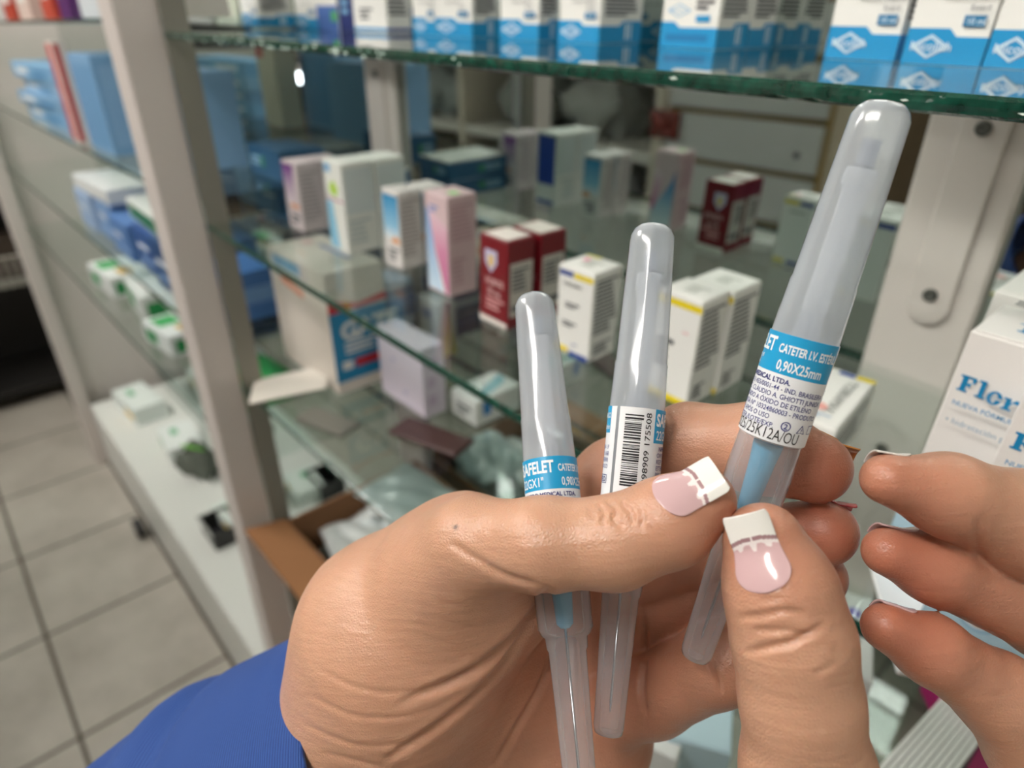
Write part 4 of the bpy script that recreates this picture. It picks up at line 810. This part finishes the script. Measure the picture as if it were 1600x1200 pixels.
def smoothV(V, Fc, it=2, lam=.5):
    E = np.concatenate([Fc[:, [i, (i + 1) % Fc.shape[1]]] for i in range(Fc.shape[1])]); n = len(V)
    deg = np.bincount(E[:, 0], minlength=n) + np.bincount(E[:, 1], minlength=n)
    for _ in range(it):
        S = np.stack([np.bincount(E[:, 0], V[E[:, 1], k], n) + np.bincount(E[:, 1], V[E[:, 0], k], n) for k in range(3)], 1)
        V = V + lam * (S / np.maximum(deg, 1)[:, None] - V)
    return V
def skin_mat():
    m = bpy.data.materials.new('skin'); m.use_nodes = True; nt = m.node_tree; b = nt.nodes['Principled BSDF']; L = nt.links
    at = nt.nodes.new('ShaderNodeAttribute'); at.attribute_name = 'skin_tone'
    tc = nt.nodes.new('ShaderNodeTexCoord')
    n = nt.nodes.new('ShaderNodeTexNoise'); n.inputs['Scale'].default_value = 90; n.inputs['Detail'].default_value = 5; L.new(tc.outputs['Object'], n.inputs['Vector'])
    hs = nt.nodes.new('ShaderNodeHueSaturation'); mr = nt.nodes.new('ShaderNodeMapRange'); mr.inputs['To Min'].default_value = .88; mr.inputs['To Max'].default_value = 1.12
    L.new(n.outputs['Fac'], mr.inputs['Value']); L.new(mr.outputs[0], hs.inputs['Value']); L.new(at.outputs['Color'], hs.inputs['Color']); L.new(hs.outputs[0], b.inputs['Base Color'])
    b.inputs['Subsurface Weight'].default_value = .22; b.inputs['Subsurface Radius'].default_value = (1.0, .35, .18); b.inputs['Subsurface Scale'].default_value = .003
    b.inputs['Roughness'].default_value = .36; b.inputs['Specular IOR Level'].default_value = .55
    v = nt.nodes.new('ShaderNodeTexVoronoi'); v.inputs['Scale'].default_value = 1300; v.feature = 'DISTANCE_TO_EDGE'; L.new(tc.outputs['Object'], v.inputs['Vector'])
    n2 = nt.nodes.new('ShaderNodeTexNoise'); n2.inputs['Scale'].default_value = 450; n2.inputs['Detail'].default_value = 3; L.new(tc.outputs['Object'], n2.inputs['Vector'])
    cb = nt.nodes.new('ShaderNodeCombineXYZ')
    for k_, (vec, sc_) in enumerate(((RIGHT + UP * .12, 70), (UP - RIGHT * .12, 620), (FWD, 160))):
        dp = nt.nodes.new('ShaderNodeVectorMath'); dp.operation = 'DOT_PRODUCT'; dp.inputs[1].default_value = tuple(vec * sc_); L.new(tc.outputs['Object'], dp.inputs[0]); L.new(dp.outputs['Value'], cb.inputs[k_])
    n3 = nt.nodes.new('ShaderNodeTexNoise'); n3.inputs['Scale'].default_value = 1.0; n3.inputs['Detail'].default_value = 3; L.new(cb.outputs[0], n3.inputs['Vector'])
    a0 = nt.nodes.new('ShaderNodeMath'); a0.operation = 'MULTIPLY_ADD'; a0.inputs[1].default_value = 1.6; L.new(n3.outputs['Fac'], a0.inputs[0]); L.new(n2.outputs['Fac'], a0.inputs[2])
    ad = nt.nodes.new('ShaderNodeMath'); ad.operation = 'ADD'; L.new(v.outputs['Distance'], ad.inputs[0]); L.new(a0.outputs[0], ad.inputs[1])
    bp = nt.nodes.new('ShaderNodeBump'); bp.inputs['Strength'].default_value = .35; bp.inputs['Distance'].default_value = .0004; L.new(ad.outputs[0], bp.inputs['Height']); L.new(bp.outputs[0], b.inputs['Normal'])
    return m
SKIN = skin_mat()
def q4(px, py, d, r): return (*cp(px, py, d), r)
def crease(V, N, pts, wid, dpt, dmax=None):
    """press a fold line into the skin that faces the viewer; pts in photo coordinates, wid and dpt in metres"""
    s = F_PX / V[:, 2]; x = V[:, 0] * s + 800; y = 600 - V[:, 1] * s; best = np.full(len(V), 1e9); par = np.zeros(len(V)); n = len(pts) - 1
    for i, (a, b) in enumerate(zip(pts[:-1], pts[1:])):
        ax, ay = a; bx, by = b; dx, dy = bx - ax, by - ay; t = np.clip(((x - ax) * dx + (y - ay) * dy) / (dx * dx + dy * dy), 0, 1)
        d = np.hypot(x - ax - t * dx, y - ay - t * dy) / s; m = d < best; best = np.where(m, d, best); par = np.where(m, (i + t) / n, par)
    fade = np.clip(np.minimum(par, 1 - par) * 5, 0, 1) ** .7
    wgt = np.exp(-(best / wid) ** 2) * fade * (N[:, 2] < -.1)
    bulge = np.exp(-((best - 2.1 * wid) / (1.2 * wid)) ** 2) * fade * (N[:, 2] < -.1) * .16
    if dmax is not None: wgt = wgt * (V[:, 2] < dmax); bulge = bulge * (V[:, 2] < dmax)
    return V - N * ((wgt - bulge) * dpt)[:, None]
def bezier(pts, n=12):
    """smooth line through the points"""
    P_ = np.array(pts, float); P_ = np.vstack([2 * P_[0] - P_[1], P_, 2 * P_[-1] - P_[-2]]); out = []
    for i in range(1, len(P_) - 2):
        for t in np.linspace(0, 1, n, endpoint=False):
            a, b, c, d = P_[i - 1:i + 3]; out.append(.5 * ((2 * b) + (c - a) * t + (2 * a - 5 * b + 4 * c - d) * t * t + (3 * b - a - 3 * c + d) * t ** 3))
    out.append(P_[-2]); return [tuple(p) for p in out]
def make_hand(name, lo, hi, h, palm, fingers, kp, kf, kj, tips, creases, parent, base, pink, extra=None):
    Fd = Field(lo, hi, h); A = Fd.new()
    for ch in palm: Fd.chain(A, ch, kp)
    Fg = Fd.new()
    for ch in fingers:
        f1 = Fd.new(); Fd.chain(f1, ch, .0035); Fg = smin(Fg, f1, kf)
    vol = smin(A, Fg, kj); vol = blur(vol)
    V, Fc = surface_nets(Fd, vol); V = smoothV(V, Fc, 3)
    G = Fd.grad(vol, V); N = G / np.maximum(np.linalg.norm(G, axis=1), 1e-9)[:, None]
    for pts, wid, dpt, dm in creases: V = crease(V, N, bezier(pts, 8), wid, dpt, dm)
    if extra: V = extra(V, N)
    cols = np.tile(np.array([*base, 1.0]), (len(V), 1)); pk = np.array([*pink, 1.0])
    for (c, rad, amt) in tips:
        w_ = amt * np.exp(-(np.linalg.norm(V - np.array(c), axis=1) / rad) ** 2); cols = cols + (pk - cols) * w_[:, None]
    # the winding faces outwards after mapping from viewer axes to the room
    if extra:
        s_ = F_PX / V[:, 2]; mm = np.exp(-(np.hypot(V[:, 0] * s_ + 800 - 712, 600 - V[:, 1] * s_ - 824) / 4.0) ** 4) * (N[:, 2] < 0) * (V[:, 2] < .18)
        cols = cols + (np.array([.10, .05, .03, 1]) - cols) * mm[:, None]
    o = mesh_from(name, towld(V), Fc[:, ::-1], [SKIN], cols, parent)
    return o, Fd, vol
person = empty('person', tuple(dep(500, 1500, .25)), 'person in a royal blue sleeve holding three catheter cases with both hands, only hands seen', 'person')
person.matrix_world = Matrix.Identity(4)
BASE = s2l(hexc('d0a084')); PINKT = s2l(hexc('ba7058'))

# --- holding hand (palm towards the camera, thumb across the cases)
thumb = [q4(690, 905, .166, .0150), q4(740, 852, .1515, .0106), q4(850, 850, .140, .0095), q4(960, 848, .1365, .00915), q4(1045, 815, .134, .0088), q4(1096, 783, .133, .0069)]
index = [q4(800, 880, .200, .0120), q4(960, 745, .184, .0102), q4(1075, 692, .1725, .0100), q4(1190, 700, .161, .0108), q4(1273, 731, .1565, .0084)]
middle = [q4(880, 940, .204, .0115), q4(1030, 893, .190, .0100), q4(1160, 850, .174, .0094), q4(1286, 832, .160, .0081)]
ring = [q4(890, 1030, .204, .0110), q4(1020, 965, .192, .0100), q4(1150, 920, .178, .0090), q4(1277, 902, .166, .0072)]
little = [q4(930, 1110, .196, .0115), q4(1020, 1085, .184, .0108), q4(1120, 1037, .168, .0100), q4(1230, 985, .162, .0080)]
palmc = [[q4(500, 1262, .226, .019), q4(538, 1215, .203, .0205), q4(592, 1125, .192, .0262), q4(640, 1000, .186, .0295), q4(735, 905, .174, .0190), q4(745, 870, .160, .0130)],
         [q4(735, 905, .180, .020), q4(800, 900, .182, .014)],
         [q4(460, 1330, .228, .019), q4(640, 1290, .212, .028), q4(800, 1190, .212, .024), q4(925, 1150, .204, .0185)],
         [q4(640, 1150, .205, .026), q4(780, 1040, .205, .022), q4(880, 950, .206, .014)],
         [q4(300, 1390, .245, .020), q4(500, 1262, .226, .019)], [q4(300, 1440, .250, .020), q4(540, 1320, .228, .021)],
         [q4(830, 930, .208, .015), q4(900, 1120, .208, .016)]]
cr = [([(1003, 945), (1008, 1010), (1003, 1075), (1010, 1120)], .0007, .0012, None),
      ([(1100, 1010), (1120, 1055), (1128, 1085)], .0006, .0007, None), ([(1108, 1012), (1130, 1050)], .0005, .0004, None),
      ([(700, 845), (740, 872), (790, 900), (850, 918)], .0008, .0006, .175),
      ([(860, 915), (835, 960), (790, 1010), (720, 1060), (620, 1100)], .0010, .0015, None),
      ([(830, 975), (770, 1060), (690, 1130), (600, 1190)], .0009, .0013, None),
      ([(870, 985), (850, 1060), (800, 1150), (770, 1200)], .0008, .0010, None),
      ([(900, 960), (905, 1060), (890, 1180)], .0007, .0007, None),
      ([(490, 1040), (560, 1075), (650, 1080), (740, 1040)], .0006, .0003, None), ([(480, 1085), (560, 1120), (660, 1120)], .0006, .0003, None),
      ([(470, 1130), (560, 1165), (650, 1160)], .0006, .0003, None), ([(500, 1175), (600, 1200)], .0006, .0003, None),
      ([(945, 780), (962, 795), (958, 812), (975, 825)], .0004, .0007, .16), ([(935, 786), (944, 803), (938, 822)], .0004, .0005, .16), ([(968, 784), (985, 800), (990, 820)], .0004, .0006, .16), ([(920, 790), (925, 808)], .0004, .0004, .16), ([(1000, 790), (1006, 808), (1000, 825)], .0004, .0004, .16),
      ([(1040, 640), (1050, 665), (1045, 690)], .0006, .0006, None), ([(1148, 800), (1160, 830)], .0006, .0004, None)]
def wrinkle_left(V, N):
    s = F_PX / V[:, 2]; x = V[:, 0] * s + 800; y = 600 - V[:, 1] * s
    # fine folds running across the ball of the thumb
    u = (x - 640) * .98 + (y - 950) * .2; v = (y - 950) * .97 - (x - 640) * .22
    m = np.exp(-((x - 640) / 190) ** 2 - ((y - 960) / 110) ** 2) * (N[:, 2] < -.05)
    wv = np.sin(v * .42 + 2.2 * np.sin(u * .021) + .9 * np.sin(u * .05 + 1)) * (.6 + .4 * np.sin(u * .03 + v * .07))
    V = V + N * (m * wv * .00004)[:, None]
    return V
tipsL = [(cp(1290, 725, .15), .016, .8), (cp(1290, 835, .155), .016, .8), (cp(1280, 900, .16), .014, .6), (cp(1120, 800, .13), .013, .55), (cp(1000, 700, .175), .022, .3), (cp(930, 1090, .19), .045, .45), (cp(1060, 930, .18), .03, .35)]
lh, Fl, vl = make_hand('holding_hand', cp(60, 1560, .285) + np.array([-.02, 0, -.172]), cp(1345, 590, .150) + np.array([.006, .01, .125]), .00062, palmc, [thumb, index, middle, ring, little], .012, .0008, .006, tipsL, cr, person, BASE, PINKT, wrinkle_left)
lh['label'] = 'holding hand, palm to the camera'

# --- pointing hand (raised thumb, bent fingers at the right)
rth = [q4(1270, 1420, .140, .0150), q4(1262, 1210, .131, .0124), q4(1250, 1090, .1275, .0108), q4(1238, 1000, .1265, .0108), q4(1218, 920, .1265, .0100), q4(1193, 848, .1275, .0077)]
ri = [q4(1800, 930, .150, .0125), q4(1600, 818, .140, .0108), q4(1480, 773, .136, .0082), q4(1386, 749, .134, .0052)]
rm = [q4(1840, 1080, .158, .0120), q4(1640, 965, .150, .0094), q4(1460, 885, .144, .0076), q4(1386, 862, .142, .0052)]
rr_ = [q4(1800, 1250, .160, .0125), q4(1625, 1175, .150, .0105), q4(1560, 1085, .146, .0088), q4(1455, 1015, .142, .0070), q4(1384, 980, .140, .0050)]
palmr = [[q4(1270, 1420, .140, .015), q4(1400, 1560, .150, .020), q4(1700, 1500, .165, .024)], [q4(1800, 930, .150, .014), q4(1840, 1080, .158, .016), q4(1800, 1250, .162, .018), q4(1700, 1500, .165, .022)]]
crr = [([(1163, 1020), (1200, 1012), (1245, 1000), (1290, 975)], .0006, .0010, None), ([(1150, 965), (1190, 962), (1230, 955), (1262, 962)], .0006, .0006, None), ([(1175, 985), (1220, 985), (1270, 992)], .0005, .0005, None),
       ([(1185, 940), (1225, 935)], .0004, .0003, None), ([(1300, 1010), (1320, 1030)], .0006, .0003, None), ([(1270, 1055), (1310, 1035)], .0005, .0003, None),
       ([(1535, 800), (1528, 850), (1540, 890)], .0010, .0005, None)]
tipsR = [(cp(1190, 830, .12), .013, .55), (cp(1400, 755, .13), .014, .6), (cp(1400, 875, .14), .015, .8), (cp(1400, 985, .14), .015, .8), (cp(1290, 900, .125), .012, .3), (cp(1560, 960, .14), .02, .5)]
rh, Fr, vr = make_hand('pointing_hand', cp(1130, 1640, .190) + np.array([-.028, 0, -.085]), cp(1880, 690, .150) + np.array([.02, .01, .045]), .00062, palmr, [rth, ri, rm, rr_], .010, .0008, .006, tipsR, crr, person, BASE, PINKT)
rh['label'] = 'pointing hand with raised thumb'

# --- nails
def nail_mats():
    def g(h, r=.12): return mat(h, r, 'nail_' + h, spec=.7)
    return [g('d6b2b4'), g('a88488'), g('f4f2ec'), g('f1e6e4')]
def nail(name, Fd, vol, c, axis, normal, wid, length, rt, parent, pattern=True, hold=.55, label=None, mcol=None, squoval=.22, lift=.00012, off0=0.0):
    c = np.array(c); a = np.array(axis, float); a /= np.linalg.norm(a); n = np.array(normal, float); n -= a * (n @ a); n /= np.linalg.norm(n); s = np.cross(a, n)
    NU, NV = 56, 72; Vs = np.zeros((NV + 1, NU + 1, 3)); hold_r = None
    th_max = wid / 2 / rt
    for j in range(NV + 1):
        v = j / NV
        if v < .30: hw = math.sqrt(max(1 - ((.30 - v) / .30) ** 2, 0)) * .94 + .02
        elif v > 1 - squoval * .35: e = (v - (1 - squoval * .35)) / (squoval * .35); hw = .97 - .10 * e * e
        else: hw = .955 + .02 * math.sin((v - .3) * 3)
        ctr = c + a * ((v - .5) * length)
        row = []
        for i in range(NU + 1):
            u = i / NU * 2 - 1; th = u * hw * th_max; dr = n * math.cos(th) + s * math.sin(th)
            row.append((ctr, dr))
        P0 = np.array([r_[0] for r_ in row]); Dr = np.array([r_[1] for r_ in row]); t = np.full(len(row), rt * .3)
        for _ in range(30): t = t + np.clip(Fd.sample(vol, P0 + Dr * t[:, None]) * -1.0, -.001, .001) * .9
        t = np.clip(t, rt * .4, rt * 1.7)
        if hold_r is None or v <= hold: hold_r = t; tt = t
        else: tt = hold_r * 1.0
        tt = .5 * tt + .5 * (np.mean(tt) if v > hold else tt)
        Vs[j] = P0 + Dr * (tt + lift)[:, None]
    # arch end to end
    for it in range(3): Vs[1:-1] = (Vs[:-2] + 2 * Vs[1:-1] + Vs[2:]) / 4; Vs[:, 1:-1] = (Vs[:, :-2] + 2 * Vs[:, 1:-1] + Vs[:, 2:]) / 4
    idx = np.arange((NV + 1) * (NU + 1)).reshape(NV + 1, NU + 1)
    Fc = np.stack([idx[:-1, :-1], idx[:-1, 1:], idx[1:, 1:], idx[1:, :-1]], -1).reshape(-1, 4)
    o = mesh_from(name, towld(Vs.reshape(-1, 3)), Fc, nail_mats() if mcol is None else [mcol], None, parent)
    if pattern:
        mi = np.zeros(len(Fc), np.int32)
        for j in range(NV):
            for i in range(NU):
                u = (i + .5) / NU * 2 - 1; v = (j + .5) / NV; arc = .07 * (u * u)
                tip = .70 - arc; k = 0
                if v > tip: k = 2
                elif v > tip - .055: k = 1
                elif v > tip - .10: k = 3
                elif v > tip - .10 - .075 * max(0, math.cos(u * 3.1416 * 3.4)) ** .6 * (1.4 if abs(u) < .12 else .8): k = 3
                if k == 1 and abs(u) < .05: k = 3
                mi[j * NU + i] = k
        o.data.polygons.foreach_set('material_index', mi)
    md = o.modifiers.new('thickness', 'SOLIDIFY'); md.thickness = .0004; md.offset = 0
    if label: o['label'] = label
    return o
def v3(*a): return np.array(a, float)
# thumb of the holding hand: nail on its upper side
A_, B_ = cp(1028, 822, .1345), cp(1100, 781, .133)
axl = B_ - A_
nail('thumbnail', Fl, vl, cp(1093, 788, .1335), axl, v3(-.15, .72, -.68), .0100, .0130, .0080, lh, label='white tipped thumbnail with lace pattern')
axr = cp(1190, 850, .1275) - cp(1215, 920, .1265)
nail('thumbnail', Fr, vr, cp(1187, 846, .1272), axr, v3(-.48, .10, -.87), .0108, .0138, .0086, rh, label='white tipped thumbnail with lace pattern')
AMB = mat('c98a4e', .2, 'bare_nail'); REDN = mat('c4545a', .15, 'red_nail'); PNK = mat('d9b9ba', .15, 'pink_nail'); WN = mat('f0ece6', .15, 'white_nail')
nail('fingernail', Fl, vl, cp(1292, 732, .158), v3(.8, -.25, -.3), v3(.55, .75, .25), .010, .011, .0082, lh, False, mcol=AMB)
nail('fingernail', Fl, vl, cp(1296, 830, .1605), v3(.85, -.1, -.3), v3(.45, .80, .05), .010, .010, .0080, lh, False, mcol=REDN)
nail('fingernail', Fl, vl, cp(1284, 900, .166), v3(.85, -.1, -.3), v3(.5, .75, .1), .009, .010, .0070, lh, False, mcol=AMB)
nail('fingernail', Fr, vr, cp(1392, 750, .134), v3(-.9, .15, .1), v3(.0, .9, .5), .0070, .0075, .0052, rh, False, mcol=WN)
nail('fingernail', Fr, vr, cp(1400, 866, .142), v3(-.9, .2, .1), v3(.1, .9, .5), .0070, .009, .0055, rh, False, mcol=PNK)
nail('fingernail', Fr, vr, cp(1398, 985, .140), v3(-.9, .25, .1), v3(.1, .9, .5), .0070, .008, .0052, rh, False, mcol=PNK)

# --- sleeve
def fabric():
    m = bpy.data.materials.new('royal_blue_twill'); m.use_nodes = True; nt = m.node_tree; b = nt.nodes['Principled BSDF']; L = nt.links
    tc = nt.nodes.new('ShaderNodeTexCoord'); wv = nt.nodes.new('ShaderNodeTexWave'); wv.inputs['Scale'].default_value = 420; wv.inputs['Distortion'].default_value = .6; wv.bands_direction = 'DIAGONAL'
    L.new(tc.outputs['Object'], wv.inputs['Vector']); b.inputs['Base Color'].default_value = (*s2l(hexc('2a4fb4')), 1); b.inputs['Roughness'].default_value = .75; b.inputs['Sheen Weight'].default_value = .05
    bp = nt.nodes.new('ShaderNodeBump'); bp.inputs['Strength'].default_value = .35; bp.inputs['Distance'].default_value = .0003; L.new(wv.outputs['Fac'], bp.inputs['Height']); L.new(bp.outputs[0], b.inputs['Normal'])
    mx = nt.nodes.new('ShaderNodeMix'); mx.data_type = 'RGBA'; mx.inputs[6].default_value = (*s2l(hexc('183a80')), 1); mx.inputs[7].default_value = (*s2l(hexc('27529c')), 1); L.new(wv.outputs['Fac'], mx.inputs[0]); L.new(mx.outputs[2], b.inputs['Base Color'])
    return m
FAB = fabric()
def sleeve():
    c0 = cp(694, 1200, .2055); ax = cp(349, 1435, .222) - c0; Ln = np.linalg.norm(ax); ax /= Ln
    up = np.array([-.45, .85, 0]); up -= ax * (up @ ax); up /= np.linalg.norm(up); fr = np.cross(ax, up); fr = fr if fr[2] < 0 else -fr
    NT, NR = 60, 96; V = []; rng = random.Random(2)
    for i in range(NT + 1):
        t = i / NT * .22; r0 = .0585 + .09 * t
        for j in range(NR):
            a = 2 * math.pi * j / NR; w1 = .0016 * math.sin(3 * a + 30 * t + .5) * min(1, t * 25) + .0012 * math.sin(5 * a - 55 * t) * min(1, t * 20) 
            fold = -.0035 * math.exp(-((t - .055 - .012 * math.sin(a + .6)) / .0045) ** 2) * (.6 + .4 * math.cos(a - .6)) + .0025 * math.exp(-((t - .066 - .012 * math.sin(a + .6)) / .007) ** 2)
            hem = .0006 if t < .014 else 0
            r = r0 * 1.0 + w1 + fold + hem
            V.append(c0 + ax * (t) + up * (r * math.cos(a)) + fr * (r * .98 * math.sin(a)))
    V = np.array(V); F_ = []
    for i in range(NT):
        for j in range(NR): F_.append((i * NR + j, i * NR + (j + 1) % NR, (i + 1) * NR + (j + 1) % NR, (i + 1) * NR + j))
    o = mesh_from('sleeve', towld(V), np.array(F_), [FAB], None, person); o['label'] = 'royal blue twill sleeve'
    md = o.modifiers.new('thickness', 'SOLIDIFY'); md.thickness = .0011; md.offset = 0
    return o
sleeve()
bpy.context.view_layer.update()
